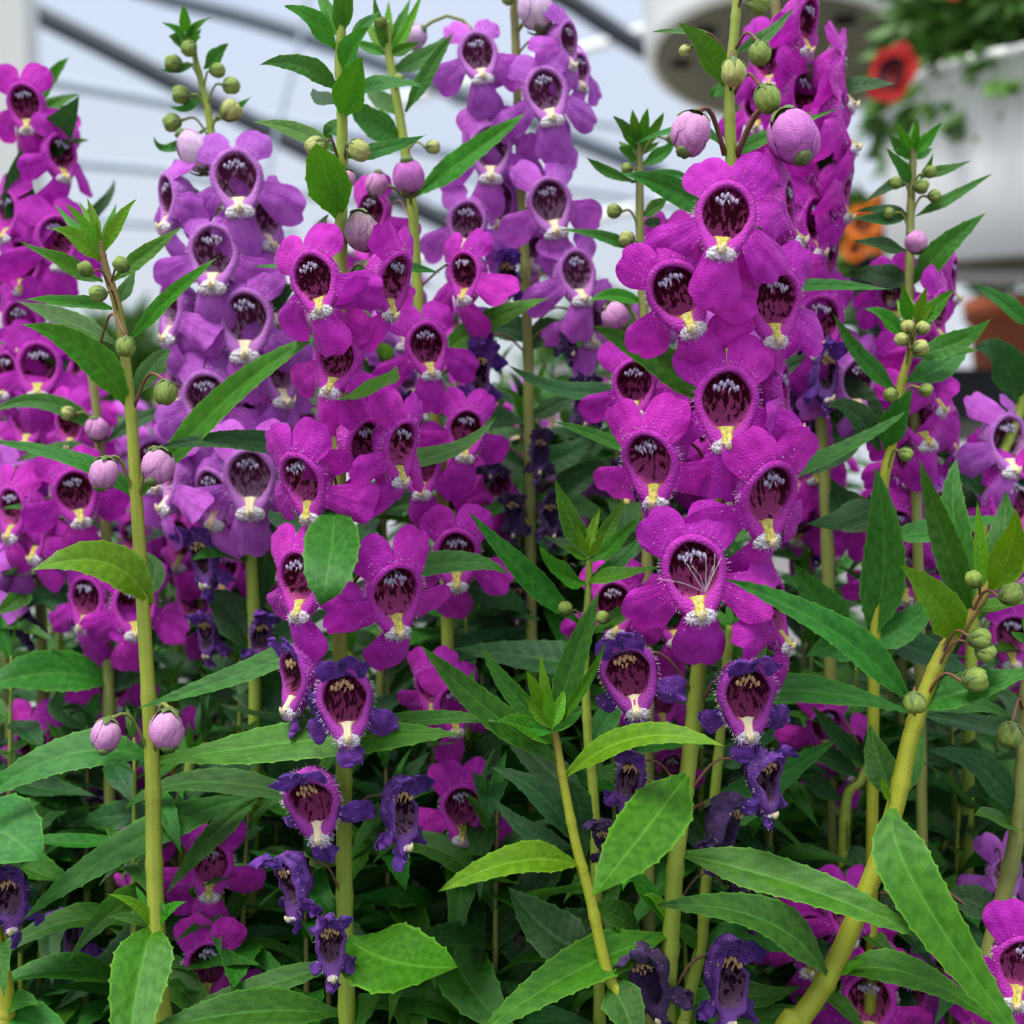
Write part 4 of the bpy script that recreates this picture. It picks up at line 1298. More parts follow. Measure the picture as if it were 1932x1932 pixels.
# G: the leaning stem of green buds
G = Plant('thick leaning yellow stem with round green buds and one long leaf hanging from its joint', -.2,
          [(1462, 1990), (1504, 1930), (1567, 1834), (1643, 1660), (1689, 1521), (1720, 1382), (1765, 1260), (1792, 1210), (1832, 1158), (1870, 1100)], 44, 20, 'stem_amber')
leaves(G, [
    ([(1685, 1526), (1732, 1680), (1945, 1985)], 104, 'y', {'z': -1.6, 'z0': -.6, 'a': 0, 'broad': .8, 'fold': .2}),
    ([(1800, 1214), (1770, 1140), (1696, 1066)], 72, 't', {'z': -1.2, 'a': 20, 'broad': .2}),
    ([(1832, 1160), (1782, 1020), (1734, 866)], 58, 'm', {'z': -.9, 'a': 10, 'fold': .5}),
    ([(1838, 1150), (1800, 980), (1806, 862)], 56, 'm', {'z': .6, 'z0': .5, 'a': 10}),
    ([(1858, 1112), (1850, 1030), (1844, 944)], 26, 't', {'z': -.2, 'a': 0}),
    ([(1866, 1108), (1892, 1020), (1897, 926)], 64, 'm', {'z': .4, 'z0': .3, 'a': 5}),
    ([(1866, 1116), (1905, 1040), (1916, 962)], 64, 't', {'z': -1.2, 'z0': -.4, 'a': 10}),
    ([(1874, 1100), (1915, 1070), (1960, 1010)], 40, 't', {'z': -.6, 'a': 10}),
    ([(1735, 1334), (1830, 1300), (1975, 1258)], 62, 'm', {'z': -.8, 'a': 38}),
    ([(1838, 1150), (1885, 1142), (1950, 1135)], 24, 'y', {'z': -.5, 'a': 45}),
    ([(1732, 1340), (1830, 1330), (1914, 1356)], 34, 'm', {'z': .5, 'z0': .5, 'a': 40}),
    ([(1732, 1345), (1830, 1368), (1905, 1388)], 30, 'o', {'z': .7, 'z0': .9, 'a': 40}),
    ([(1725, 1328), (1570, 1190), (1368, 1094)], 64, 'm', {'z': -1.6, 'z0': -.2, 'a': 34}),
    ([(1690, 1505), (1660, 1440), (1642, 1366)], 62, 'm', {'z': .4, 'z0': .5, 'a': 0}),
    ([(1692, 1505), (1722, 1440), (1740, 1360)], 40, 'm', {'z': .6, 'z0': .5, 'a': 0}),
    ([(1560, 1838), (1440, 1735), (1240, 1708)], 74, 'm', {'z': -1.2, 'z0': -.5, 'a': 36, 'broad': .3}),
    ([(1570, 1838), (1720, 1838), (1900, 1950)], 60, 'y', {'z': -.8, 'a': 38}),
    ([(1572, 1836), (1600, 1825), (1634, 1812)], 22, 't', {'z': -.3}),
    ([(1686, 1512), (1668, 1490), (1664, 1466)], 16, 't', {'z': -.5}),
])
for b in [(1837, 1092, 18, 'green', -60), (1909, 1120, 24, 'green', 200), (1851, 1205, 22, 'green', 170), (1861, 1232, 21, 'green', 150), (1842, 1283, 26, 'green', 190), (1727, 1328, 23, 'green', 92)]:
    G.bud(*b, -.7, None, 1.0, ped='pedicel')
G.tuft(1872, 1100, 60, 4)

# H: leafy shoot without flowers, bottom centre
Hh = Plant('bright leafy shoot without flowers rising before the tallest magenta spike', -.8,
           [(1200, 1990), (1146, 1834), (1114, 1695), (1086, 1590), (1062, 1469), (1050, 1400), (1040, 1350)], 26, 13, 'stem_amber')
leaves(Hh, [
    ([(1042, 1380), (1085, 1240), (1131, 1116)], 54, 'm', {'z': -.6, 'a': 15}),
    ([(1044, 1375), (1105, 1290), (1144, 1208)], 22, 'y', {'z': -1.0, 'a': 25}),
    ([(1060, 1440), (910, 1330), (790, 1214)], 60, 'm', {'z': -1.5, 'a': 30, 'fold': .2}),
    ([(1038, 1372), (960, 1300), (906, 1212)], 38, 'm', {'z': -.3, 'a': 20}),
    ([(1036, 1370), (1012, 1310), (994, 1266)], 30, 't', {'z': -.6}),
    ([(1040, 1365), (1030, 1310), (1018, 1228)], 26, 't', {'z': 0}),
    ([(1046, 1402), (990, 1372), (936, 1362)], 38, 'y', {'z': -1.1, 'a': 35}),
    ([(1066, 1466), (1200, 1392), (1369, 1408)], 48, 't', {'z': -1.6, 'a': 38, 'broad': .3}),
    ([(1096, 1632), (975, 1625), (827, 1683)], 60, 't', {'z': -1.8, 'a': 36, 'broad': .3}),
    ([(1066, 1475), (1095, 1530), (1100, 1640)], 50, 'o', {'z': .2, 'z0': .3, 'a': 10}),
    ([(1086, 1595), (1020, 1500), (922, 1446)], 50, 'o', {'z': .4, 'z0': .5, 'a': 25}),
    ([(1086, 1600), (1000, 1570), (925, 1500)], 40, 'o', {'z': .6, 'z0': .8, 'a': 25}),
    ([(1118, 1705), (1180, 1740), (1215, 1770)], 50, 'm', {'z': .8, 'z0': .5, 'a': 30}),
    ([(1122, 1800), (1040, 1760), (957, 1672)], 96, 'o', {'z': .2, 'z0': .6, 'a': 30, 'broad': .3}),
    ([(1150, 1860), (1180, 1905), (1210, 2000)], 80, 'm', {'z': -.8, 'a': 20}),
])
Hh.tuft(1040, 1368, 95, 5, 't', -.2, -8)

# I: the shoot behind it
I = Plant('upright shoot with a star of narrow leaves between the two great magenta spikes', .8,
          [(1132, 1990), (1126, 1700), (1120, 1503), (1110, 1400), (1104, 1260), (1108, 1150), (1113, 1050)], 24, 12, 'stem_green')
leaves(I, [
    ([(1108, 1044), (1075, 980), (1048, 904)], 42, 'y', {'z': -.3, 'a': 10}),
    ([(1118, 1040), (1152, 990), (1178, 936)], 28, 'y', {'z': -.2, 'a': 20}),
    ([(1110, 1036), (1118, 1000), (1133, 957)], 22, 't', {'z': 0}),
    ([(1120, 1060), (1165, 1020), (1204, 974)], 30, 'y', {'z': -.5, 'a': 20}),
    ([(1106, 1100), (1055, 1080), (1018, 1030)], 36, 'y', {'z': -1.2, 'a': 30}),
    ([(1108, 1096), (1160, 1086), (1250, 1070)], 28, 'y', {'z': -1.0, 'a': 40}),
    ([(1110, 1090), (1170, 1060), (1215, 1000)], 30, 'm', {'z': .5, 'a': 30}),
    ([(1098, 1180), (985, 1075), (886, 966)], 48, 'm', {'z': -1.3, 'a': 25, 'fold': .2}),
    ([(1112, 1196), (1175, 1160), (1238, 1124)], 30, 'm', {'z': -.6, 'a': 35}),
    ([(1104, 1260), (1010, 1240), (850, 1225)], 66, 'o', {'z': 1.2, 'z0': .6, 'a': 35}),
    ([(1104, 1275), (1070, 1300), (1040, 1345)], 30, 'm', {'z': .5}),
    ([(1112, 1405), (1150, 1350), (1185, 1290)], 46, 'm', {'z': .8, 'z0': .3}),
    ([(1122, 1520), (1010, 1430), (930, 1330)], 60, 'o', {'z': 1.2, 'z0': .8, 'a': 30}),
    ([(1128, 1720), (1040, 1790), (930, 1900)], 84, 'o', {'z': .5, 'z0': .5, 'a': 32}),
])
I.tuft(1110, 1046, 70, 5, 't', -.1, 6)
I.bud(1067, 1147, 15, 'green', -80, -.4); I.bud(1137, 1165, 14, 'green', -20, -.4)

# C: the blurred magenta spike behind B
C = Plant('magenta spike just behind the central one, with a purple bud on its bare middle stem', 3.0,
          [(862, 1990), (852, 1500), (845, 1230), (836, 959), (822, 788), (791, 581), (778, 393), (757, 239), (735, 110), (728, 40)], 27, 15, 'stem_green')
leaves(C, [
    ([(735, 100), (752, 55), (775, -5)], 26, 'y', {'z': .2}), ([(732, 100), (716, 50), (705, -10)], 22, 'y', {}), ([(735, 104), (764, 60), (800, -20)], 22, 't', {'z': -.2}),
    ([(765, 212), (812, 130), (856, 60)], 30, 'm', {'z': -.3}), ([(738, 130), (800, 110), (845, 62)], 36, 'm', {'z': .8}),
    ([(760, 262), (700, 230), (655, 180)], 56, 'm', {'z': -.6, 'a': 20}), ([(762, 220), (720, 190), (690, 168)], 36, 'm', {'z': .5}),
    ([(780, 372), (890, 290), (993, 212)], 46, 'y', {'z': -1.0, 'a': 30}), ([(796, 700), (920, 610), (1040, 563)], 46, 'y', {'z': -1.0, 'a': 30, 'fold': .35}),
    ([(830, 1100), (930, 1120), (1000, 1160)], 60, 'o', {'z': .6, 'a': 35}), ([(846, 1240), (900, 1215), (1000, 1180)], 50, 'o', {'z': .8}),
    ([(850, 1430), (900, 1440), (945, 1375)], 76, 'o', {'z': -.8, 'a': 35, 'broad': .5}), ([(850, 1440), (760, 1500), (665, 1470)], 60, 'o', {'z': .2, 'a': 35}),
    ([(852, 1620), (740, 1600), (660, 1640)], 50, 'o', {'z': .5, 'a': 35}), ([(855, 1700), (770, 1760), (700, 1790)], 60, 'o', {'z': -.4, 'a': 30}),
    ([(856, 1760), (880, 1850), (980, 1960)], 110, 'm', {'z': -2.0, 'z0': -.8, 'a': 30, 'broad': .5}), ([(856, 1690), (900, 1760), (930, 1640)], 60, 'o', {'z': .6}),
])
C.tuft(732, 90, 90, 5, 't', 0)
for f in [(806, 652, .72, 18, 8, 'magenta', -1.0), (880, 812, .66, 10, -3, 'magenta', -.9), (792, 880, .68, -6, 4, 'magenta', -.6), (862, 1046, .78, 4, 0, 'magenta', -.8),
          (874, 515, .68, -38, 6, 'magenta', -.8), (873, 1525, .74, 2, 0, 'magenta', -.9), (858, 1330, .66, 26, 2, 'magenta', -.8),
          (812, 1300, .64, -30, 4, 'magenta', -.5), 
          (700, 400, .6, -30, 0, 'magenta', .5), (905, 700, .7, 20, 0, 'wilted', -.2)]:
    C.flower(*f)
for b in [(771, 335, 31, 'purple', -86, -.7, (775, 392)), (711, 348, 21, 'pink', 250, -.3, (770, 380)), (818, 278, 14, 'yellow', 180, -.3, (765, 290)), (716, 42, 13, 'green', 0, -.2), (752, 150, 12, 'green', 160, -.3)]:
    C.bud(b[0], b[1], b[2], b[3], b[4], b[5], b[6] if len(b) > 6 else None, 1.05)

# D: the lilac spike
Dp = Plant('lilac flowered spike with round green buds along its bare tip', 3.6,
           [(470, 1990), (480, 1400), (476, 1100), (452, 800), (430, 560), (412, 400), (404, 290), (388, 190), (368, 110), (352, 60)], 26, 9, 'stem_green')
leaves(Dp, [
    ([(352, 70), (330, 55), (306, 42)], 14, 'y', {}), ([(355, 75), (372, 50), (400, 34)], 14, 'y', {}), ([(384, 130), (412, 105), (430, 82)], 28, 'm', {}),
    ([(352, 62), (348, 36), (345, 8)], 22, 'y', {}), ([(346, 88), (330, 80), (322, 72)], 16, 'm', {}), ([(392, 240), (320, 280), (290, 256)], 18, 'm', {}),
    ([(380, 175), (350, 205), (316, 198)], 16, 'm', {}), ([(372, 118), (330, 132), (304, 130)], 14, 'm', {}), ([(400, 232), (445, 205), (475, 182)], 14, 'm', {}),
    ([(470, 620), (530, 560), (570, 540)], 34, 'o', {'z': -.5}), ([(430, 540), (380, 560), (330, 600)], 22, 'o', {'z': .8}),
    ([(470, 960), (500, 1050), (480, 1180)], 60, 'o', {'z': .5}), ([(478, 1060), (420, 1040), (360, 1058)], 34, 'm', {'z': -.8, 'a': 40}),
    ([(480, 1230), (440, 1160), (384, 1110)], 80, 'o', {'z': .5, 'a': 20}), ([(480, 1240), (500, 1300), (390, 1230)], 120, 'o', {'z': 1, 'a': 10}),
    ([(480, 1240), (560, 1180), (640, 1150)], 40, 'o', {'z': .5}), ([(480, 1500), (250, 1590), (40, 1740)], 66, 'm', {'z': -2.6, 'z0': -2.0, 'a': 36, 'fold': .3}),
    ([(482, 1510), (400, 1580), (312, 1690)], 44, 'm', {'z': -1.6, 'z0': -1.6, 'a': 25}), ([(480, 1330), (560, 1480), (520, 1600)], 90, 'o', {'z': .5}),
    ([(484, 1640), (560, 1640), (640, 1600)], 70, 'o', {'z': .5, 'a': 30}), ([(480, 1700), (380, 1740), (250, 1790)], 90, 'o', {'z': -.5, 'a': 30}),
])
Dp.tuft(352, 78, 50, 7, 'y', 0, 0, .3)
for f in [(446, 334, .86, 8, 6, 'lilac', -1.2), (401, 476, .86, -2, 0, 'lilac', -1.2), (462, 602, .90, 4, 0, 'lilac', -1.0), (388, 752, .84, -4, 0, 'lilac', -.8),
          (471, 900, .88, 2, 0, 'lilac', -1.2), (312, 374, .74, -54, 6, 'lilac', -.6), (506, 410, .72, 56, 0, 'lilac', -.5), (318, 580, .78, -48, 0, 'lilac', -.6),
          (536, 700, .76, 50, 0, 'lilac', -.4), (392, 640, .74, -20, 0, 'lilac', .1), (398, 930, .78, -30, 0, 'lilac', -.7), (318, 900, .78, -60, 0, 'lilac', -.4),
          (330, 720, .72, -50, 0, 'lilac', .2), (520, 560, .7, 60, 0, 'lilac', .3), (455, 760, .74, 30, 0, 'lilac', .3), (540, 850, .7, 50, 0, 'lilac', .5),
          (378, 1050, .72, -20, 10, 'wilted', -.4), (495, 1200, .6, 20, 0, 'wilted', -.4), (388, 1195, .55, -20, 0, 'wilted', .2)]:
    Dp.flower(*f)
for b in [(325, 119, 17, 'green', 0), (340, 178, 18, 'green', 0), (323, 232, 18, 'green', 20), (437, 208, 22, 'yellow', 220), (411, 133, 15, 'green', 180), (437, 162, 17, 'green', 170), (356, 92, 16, 'green', 60)]:
    Dp.bud(*b, -.3, None, 1.05)
Dp.bud(367, 286, 31, 'pale', -62, -.6, (402, 300), 1.3)

# E: plant at the edge by the white post
E = Plant('soft magenta spike with dark leaves standing before the white post', 5.5,
          [(90, 1990), (80, 1300), (70, 900), (62, 600), (50, 380), (38, 250), (40, 170)], 24, 12, 'stem_olive')
leaves(E, [([(40, 240), (95, 150), (132, 108)], 26, 'y', {}), ([(58, 300), (110, 245), (150, 180)], 62, 'o', {'z': -1.2, 'a': 10}), ([(70, 442), (38, 380), (40, 280)], 66, 'o', {'z': -1.0, 'a': 0, 'broad': .5}),
           ([(60, 280), (130, 270), (168, 264)], 14, 'm', {}), ([(70, 480), (180, 400), (215, 338)], 24, 'o', {'z': .8}), ([(56, 230), (105, 195), (150, 180)], 24, 'y', {'z': .4}),
           ([(60, 600), (20, 560), (-30, 520)], 60, 'o', {'z': -.5}), ([(64, 700), (110, 680), (-30, 640)], 30, 'm', {})])
for f in [(46, 196, .62, 0, 4, 'magenta', -.8), (118, 290, .62, 56, 0, 'magenta', -.5), (12, 400, .66, -40, 0, 'magenta', -.6), (108, 450, .7, 40, 6, 'magenta', -.8), (40, 495, .7, -10, 0, 'magenta', -.6),
          (38, 610, .7, -10, 0, 'magenta', -.5), (72, 690, .74, 10, 0, 'magenta', -.6), (10, 700, .6, -30, 0, 'magenta', -.4), (50, 790, .66, -10, 0, 'magenta', -.4), (30, 880, .6, -30, 0, 'magenta', 0), ]:
    E.flower(*f, simple=True)

# E2: lower spike near the edge
E2 = Plant('short magenta spike crossed by the budding stem, topped by one round pink bud', 4.0,
           [(215, 1990), (205, 1300), (200, 1000), (190, 860), (178, 740), (160, 640)], 24, 14, 'stem_olive')
for f in [(142, 930, .72, 24, 12, 'magenta', -1.0), (60, 1000, .7, -40, 0, 'magenta', -.4), (255, 1140, .74, 24, 0, 'magenta', -.6), (160, 1130, .7, -20, 0, 'magenta', -.5), (20, 960, .7, -30, 0, 'magenta', -.3),
          (130, 800, .6, -20, 0, 'magenta', .2), (290, 870, .7, 30, 0, 'lilac', .3), (215, 1290, .62, 20, 0, 'magenta', .2), 
          (240, 1450, .6, 20, 0, 'magenta', .6), (60, 1400, .66, -10, 0, 'magenta', .2), (330, 1420, .7, 20, 0, 'magenta', .8), (40, 1540, .6, -20, 0, 'magenta', .8), (182, 1530, .5, 10, 0, 'dry', .3)]:
    E2.flower(*f)
E2.bud(183, 810, 22, 'pink', -90, -.4, (186, 860)); E2.bud(128, 780, 15, 'yellow', 0, -.3)
leaves(E2, [([(195, 830), (90, 760), (-30, 785)], 34, 'm', {'z': -1}), ([(200, 835), (270, 790), (345, 770)], 28, 'o', {'z': .3}), ([(200, 860), (110, 850), (30, 870)], 30, 'm', {'z': .3}),
            ([(204, 1240), (120, 1130), (40, 1150)], 60, 'o', {'z': .3}), ([(206, 1290), (100, 1270), (-40, 1300)], 78, 'm', {'z': -1.6, 'a': 40, 'broad': .8}), ([(200, 1000), (100, 960), (0, 960)], 26, 'm', {}),
            ([(206, 1300), (260, 1240), (320, 1080)], 50, 'o', {'z': .6}), ([(210, 1390), (120, 1330), (270, 1340)], 50, 'o', {'z': .4}), ([(208, 1490), (110, 1440), (20, 1420)], 70, 'o', {'z': .8}),
            ([(210, 1600), (130, 1560), (30, 1560)], 70, 'o', {'z': .8}), ([(214, 1750), (150, 1800), (60, 1920)], 80, 'o', {'z': -.5}), ([(40, 1120), (30, 1135), (-20, 1165)], 40, 'm', {'z': -1})])

# J: budding stem left of the tall spike
J = Plant('slender budding stem with narrow leaves beside the tallest magenta spike', 2.6,
          [(1226, 1990), (1222, 1300), (1220, 1000), (1216, 640), (1208, 444), (1207, 324), (1204, 270)], 24, 13, 'stem_olive')
leaves(J, [([(1207, 285), (1180, 245), (1157, 219)], 24, 'm', {}), ([(1207, 280), (1198, 240), (1193, 206)], 22, 'y', {}), ([(1206, 280), (1216, 235), (1222, 204)], 22, 'y', {}), ([(1208, 285), (1236, 245), (1252, 212)], 22, 'y', {}),
           ([(1206, 300), (1180, 290), (1168, 278)], 22, 'm', {}), ([(1210, 310), (1250, 290), (1280, 262)], 26, 'm', {}), ([(1200, 344), (1140, 322), (1106, 296)], 20, 'm', {}), ([(1206, 474), (1140, 448), (1058, 432)], 22, 'm', {}),
           ([(1210, 408), (1240, 390), (1262, 372)], 26, 'm', {}), ([(1212, 420), (1250, 425), (1320, 410)], 26, 'o', {'z': .8}), ([(1216, 574), (1160, 558), (1110, 570)], 26, 'y', {}), ([(1190, 345), (1260, 330), (1310, 338)], 20, 'm', {'z': .8}),
           ([(1218, 730), (1080, 740), (960, 690)], 36, 'o', {'z': -.5, 'a': 40}), ([(1222, 1000), (1150, 1040), (1020, 1010)], 60, 'o', {'z': .8}), ([(1222, 1200), (1290, 1130), (1340, 1060)], 50, 'm', {'z': .8})])
for f in [(1197, 724, .74, -4, 0, 'magenta', -1.1), (1290, 764, .68, 16, 0, 'magenta', -.4), (1158, 1140, .72, -6, 4, 'magenta', -.6), (1270, 1160, .66, 14, 4, 'magenta', -.2), (1256, 470, .62, -30, 0, 'magenta', .3), (1180, 840, .6, -40, 0, 'dry', -.2), (1104, 756, .6, 0, 0, 'dry', .5), (1250, 1320, .6, 10, 0, 'magenta', .5), (1268, 1450, .5, 10, 0, 'magenta', .6)]:
    J.flower(*f)
J.tuft(1206, 282, 60, 5, 'y')
for b in [(1158, 398, 15, 'green', 0), (1182, 450, 16, 'yellow', -20), (1272, 262, 14, 'green', 180), (1182, 318, 12, 'green', 0)]:
    J.bud(*b, -.3)
J.bud(1160, 596, 26, 'pink', 120, -.3)

# K: purple spike at the top centre, against the sky
K = Plant('soft purple spike against the pale film roof, stem bare between its flowers', 4.2,
          [(1010, 1990), (1002, 1200), (998, 780), (994, 600), (986, 400), (978, 210), (970, 0), (968, -40)], 23, 15, 'stem_olive')
for f in [(902, 100, .66, 4, 10, 'lilac', -.9), (1030, 172, .74, 6, 12, 'lilac', -1.0), (1074, 78, .62, 56, 4, 'lilac', -.6), (926, 280, .72, 4, 0, 'lilac', -.6), (1038, 382, .74, 2, 12, 'lilac', -.9),
          (1090, 514, .72, 26, 6, 'lilac', -.7), (905, 205, .66, -46, 4, 'lilac', -.3), (880, 420, .68, -8, -6, 'lilac', -.4), (955, 520, .62, -2, 0, 'wilted', -.8), (1055, 262, .66, 46, 0, 'lilac', .2),
          (912, 640, .66, 6, 0, 'wilted', -.8), (1076, 630, .5, 30, 0, 'dry', -.3), (1018, 850, .54, 0, 0, 'dry', -.8), (926, 860, .5, -10, 0, 'dry', -.4), (968, 968, .54, -8, 0, 'dry', -.8),
          (1040, 972, .54, 20, 0, 'dry', -.6), (900, 1250, .5, 0, 0, 'dry', .2), (975, 1130, .56, 0, 0, 'dry', -.2), (1120, 600, .62, 30, 0, 'lilac', -.2), (940, 380, .66, -30, 0, 'lilac', .3), (1095, 130, .5, 40, 0, 'lilac', .3), (1000, 460, .6, 10, 0, 'lilac', .5)]:
    K.flower(*f)
K.bud(1012, 22, 34, 'pale', -70, -.6, (974, 60), 1.1); K.bud(958, -4, 14, 'green', 0, -.3)
K.bud(780, 70, 24, 'pale', 200, .3, (960, 140)); 
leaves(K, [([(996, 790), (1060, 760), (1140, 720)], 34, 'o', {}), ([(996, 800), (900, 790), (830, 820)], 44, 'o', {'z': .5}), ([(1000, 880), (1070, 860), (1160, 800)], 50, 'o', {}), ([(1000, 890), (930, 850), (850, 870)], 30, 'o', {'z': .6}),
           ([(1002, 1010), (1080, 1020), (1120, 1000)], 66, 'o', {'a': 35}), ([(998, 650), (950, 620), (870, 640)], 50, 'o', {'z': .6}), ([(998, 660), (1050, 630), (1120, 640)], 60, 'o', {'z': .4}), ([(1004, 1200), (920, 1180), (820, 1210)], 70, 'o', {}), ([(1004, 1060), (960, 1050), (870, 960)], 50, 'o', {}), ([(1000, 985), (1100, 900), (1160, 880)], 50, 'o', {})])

# L: magenta spike behind the tip of F
Lp = Plant('magenta spike seen side on behind the fat pink buds, before the taupe pot base', 3.2,
           [(1580, 1990), (1560, 1000), (1530, 600), (1505, 400), (1482, 150), (1461, 0), (1455, -50)], 25, 15, 'stem_olive')
for f in [(1526, 40, .72, 50, 0, 'magenta', -.8), (1594, 140, .8, 72, 0, 'magenta', -.6), (1592, 222, .8, 70, 10, 'magenta', -.9), (1520, 180, .76, 40, 0, 'magenta', -.5), (1450, 110, .7, -40, 0, 'magenta', -.1),
          (1556, 290, .74, 50, 0, 'magenta', -.4), (1600, 352, .74, 66, 4, 'magenta', -.6), (1540, 420, .78, 46, 0, 'magenta', -.5), (1480, 240, .7, -10, 0, 'magenta', .3), (1550, 606, .82, 10, 0, 'magenta', -.5), (1570, 486, .74, 60, 0, 'magenta', -.3),
          (1562, 700, .7, 20, 0, 'wilted', -.6), (1620, 720, .74, 20, 0, 'lilac', -.3), (1530, 690, .7, -10, 0, 'lilac', .2), (1515, 780, .62, -20, 0, 'dry', .2), (1540, 860, .6, 20, 0, 'magenta', .4), (1430, 200, .6, -30, 0, 'magenta', .4)]:
    Lp.flower(*f)
leaves(Lp, [([(1530, 190), (1610, 165), (1692, 158)], 32, 'o', {'a': 40}), ([(1500, 290), (1560, 320), (1590, 290)], 44, 'm', {}), ([(1480, 110), (1500, 90), (1530, 80)], 34, 'o', {}), ([(1512, 340), (1545, 355), (1560, 340)], 40, 'm', {}),
            ([(1540, 700), (1630, 760), (1670, 840)], 50, 'o', {}), ([(1545, 760), (1600, 830), (1520, 900)], 60, 'o', {}), ([(1560, 900), (1620, 980), (1640, 930)], 70, 'o', {}), ([(1540, 680), (1480, 700), (1430, 740)], 40, 'o', {'z': .5})])
Lp.bud(1490, 100, 13, 'green', 180, -.3); Lp.bud(1452, 160, 15, 'pink', 0, 0)

# M and N: stems before the hanging pot
Mp = Plant('slim stem with a leafy star and one pink bud silhouetted on the white hanging pot', 2.6,
           [(1740, 1990), (1735, 1200), (1720, 700), (1716, 533), (1718, 410), (1722, 307), (1720, 280)], 22, 12, 'stem_olive')
leaves(Mp, [([(1720, 292), (1704, 262), (1694, 232)], 20, 'y', {}), ([(1722, 290), (1728, 255), (1732, 222)], 16, 'y', {}), ([(1724, 292), (1752, 262), (1777, 231)], 24, 'y', {}), ([(1720, 300), (1690, 275), (1676, 254)], 20, 'm', {}),
            ([(1722, 350), (1698, 315), (1673, 280)], 24, 'm', {'z': -.6}), ([(1730, 332), (1780, 322), (1831, 304)], 20, 'm', {}), ([(1728, 408), (1800, 370), (1871, 328)], 22, 'm', {}), ([(1724, 534), (1780, 470), (1861, 400)], 50, 'm', {'z': -1, 'a': 25}),
            ([(1716, 342), (1680, 352), (1634, 380)], 22, 'o', {}), ([(1714, 408), (1670, 395), (1610, 400)], 18, 'o', {'z': .4}), ([(1714, 410), (1660, 414), (1604, 412)], 24, 'o', {}), ([(1712, 474), (1660, 462), (1612, 454)], 26, 'o', {}),
            ([(1716, 540), (1660, 520), (1600, 515)], 44, 'o', {'z': .8}), ([(1735, 338), (1750, 320), (1760, 290)], 14, 'y', {})])
Mp.tuft(1721, 290, 62, 5, 'y')
Mp.bud(1728, 457, 21, 'pink', -60, -.5, (1718, 486)); Mp.bud(1690, 345, 13, 'green', 0, -.2); Mp.bud(1740, 352, 15, 'green', 160, -.3); Mp.bud(1764, 370, 13, 'green', 180, -.3); Mp.bud(1756, 324, 13, 'green', 200, -.3); Mp.bud(1676, 402, 12, 'green', 0, -.2)
for f in [(1680, 536, .48, -20, 0, 'magenta', .6), (1800, 520, .58, 60, 0, 'magenta', .8), (1775, 590, .7, 50, 0, 'magenta', -.4), (1690, 560, .6, -30, 0, 'magenta', .3), (1760, 650, .62, 40, 0, 'magenta', .1), (1735, 780, .8, 16, 10, 'magenta', -.4), (1770, 720, .72, 50, 0, 'magenta', -.2),
          (1700, 700, .66, -40, 0, 'magenta', .2), (1720, 860, .66, 10, 0, 'magenta', .1), (1690, 1000, .7, -20, 0, 'magenta', .2), (1770, 960, .6, 30, 0, 'lilac', .3), (1710, 1080, .7, 10, 0, 'magenta', .3), (1800, 810, .6, 50, 0, 'magenta', .6)]:
    Mp.flower(*f)

Np = Plant('amber stem with pale spreading leaves and tiny buds, below the white hanging pot', 1.6,
           [(1640, 1990), (1650, 1200), (1664, 940), (1682, 840), (1700, 726), (1718, 661), (1724, 610)], 24, 13, 'stem_amber')
leaves(Np, [([(1720, 612), (1708, 575), (1704, 536)], 26, 'y', {}), ([(1726, 612), (1738, 575), (1749, 540)], 22, 't', {}), ([(1726, 618), (1765, 580), (1800, 546)], 34, 'y', {}), ([(1712, 640), (1670, 600), (1632, 583)], 28, 'y', {}), ([(1718, 668), (1800, 650), (1872, 600)], 46, 'm', {'z': -1, 'a': 30}),
            ([(1692, 736), (1630, 680), (1570, 590)], 34, 'm', {'z': -.8}), ([(1706, 722), (1780, 690), (1830, 640)], 52, 'm', {'z': .5}), ([(1722, 668), (1790, 664), (1848, 660)], 22, 'y', {'a': 45}), ([(1672, 850), (1690, 790), (1724, 733)], 52, 'm', {'z': -.8, 'a': 10}),
            ([(1660, 850), (1610, 780), (1560, 770)], 46, 'o', {}), ([(1640, 1205), (1668, 1060), (1652, 880)], 82, 'm', {'z': -.6, 'a': 5, 'broad': .4}), ([(1660, 1010), (1780, 1000), (1900, 970)], 44, 'm', {'z': -.5, 'a': 40}), ([(1605, 1200), (1550, 1140), (1495, 1060)], 70, 'm', {'z': -.4, 'a': 25}),
            ([(1628, 1220), (1710, 1180), (1790, 1108)], 62, 'm', {'z': -.4, 'a': 30}), ([(1640, 1240), (1580, 1220), (1520, 1240)], 60, 'm', {'z': .3}), ([(1650, 1200), (1740, 1230), (1840, 1270)], 60, 'o', {'z': .5}), ([(1660, 940), (1600, 980), (1520, 990)], 50, 'o', {'z': -.2, 'a': 50})])
Np.tuft(1724, 616, 70, 5, 't')
for b in [(1712, 616, 14, 'yellow', -60), (1742, 618, 14, 'yellow', -120), (1700, 640, 14, 'yellow', -20), (1738, 656, 17, 'yellow', -160), (1680, 745, 15, 'green', 20), (1748, 736, 14, 'green', 160), (1710, 858, 15, 'green', 150)]:
    Np.bud(*b, -.5)

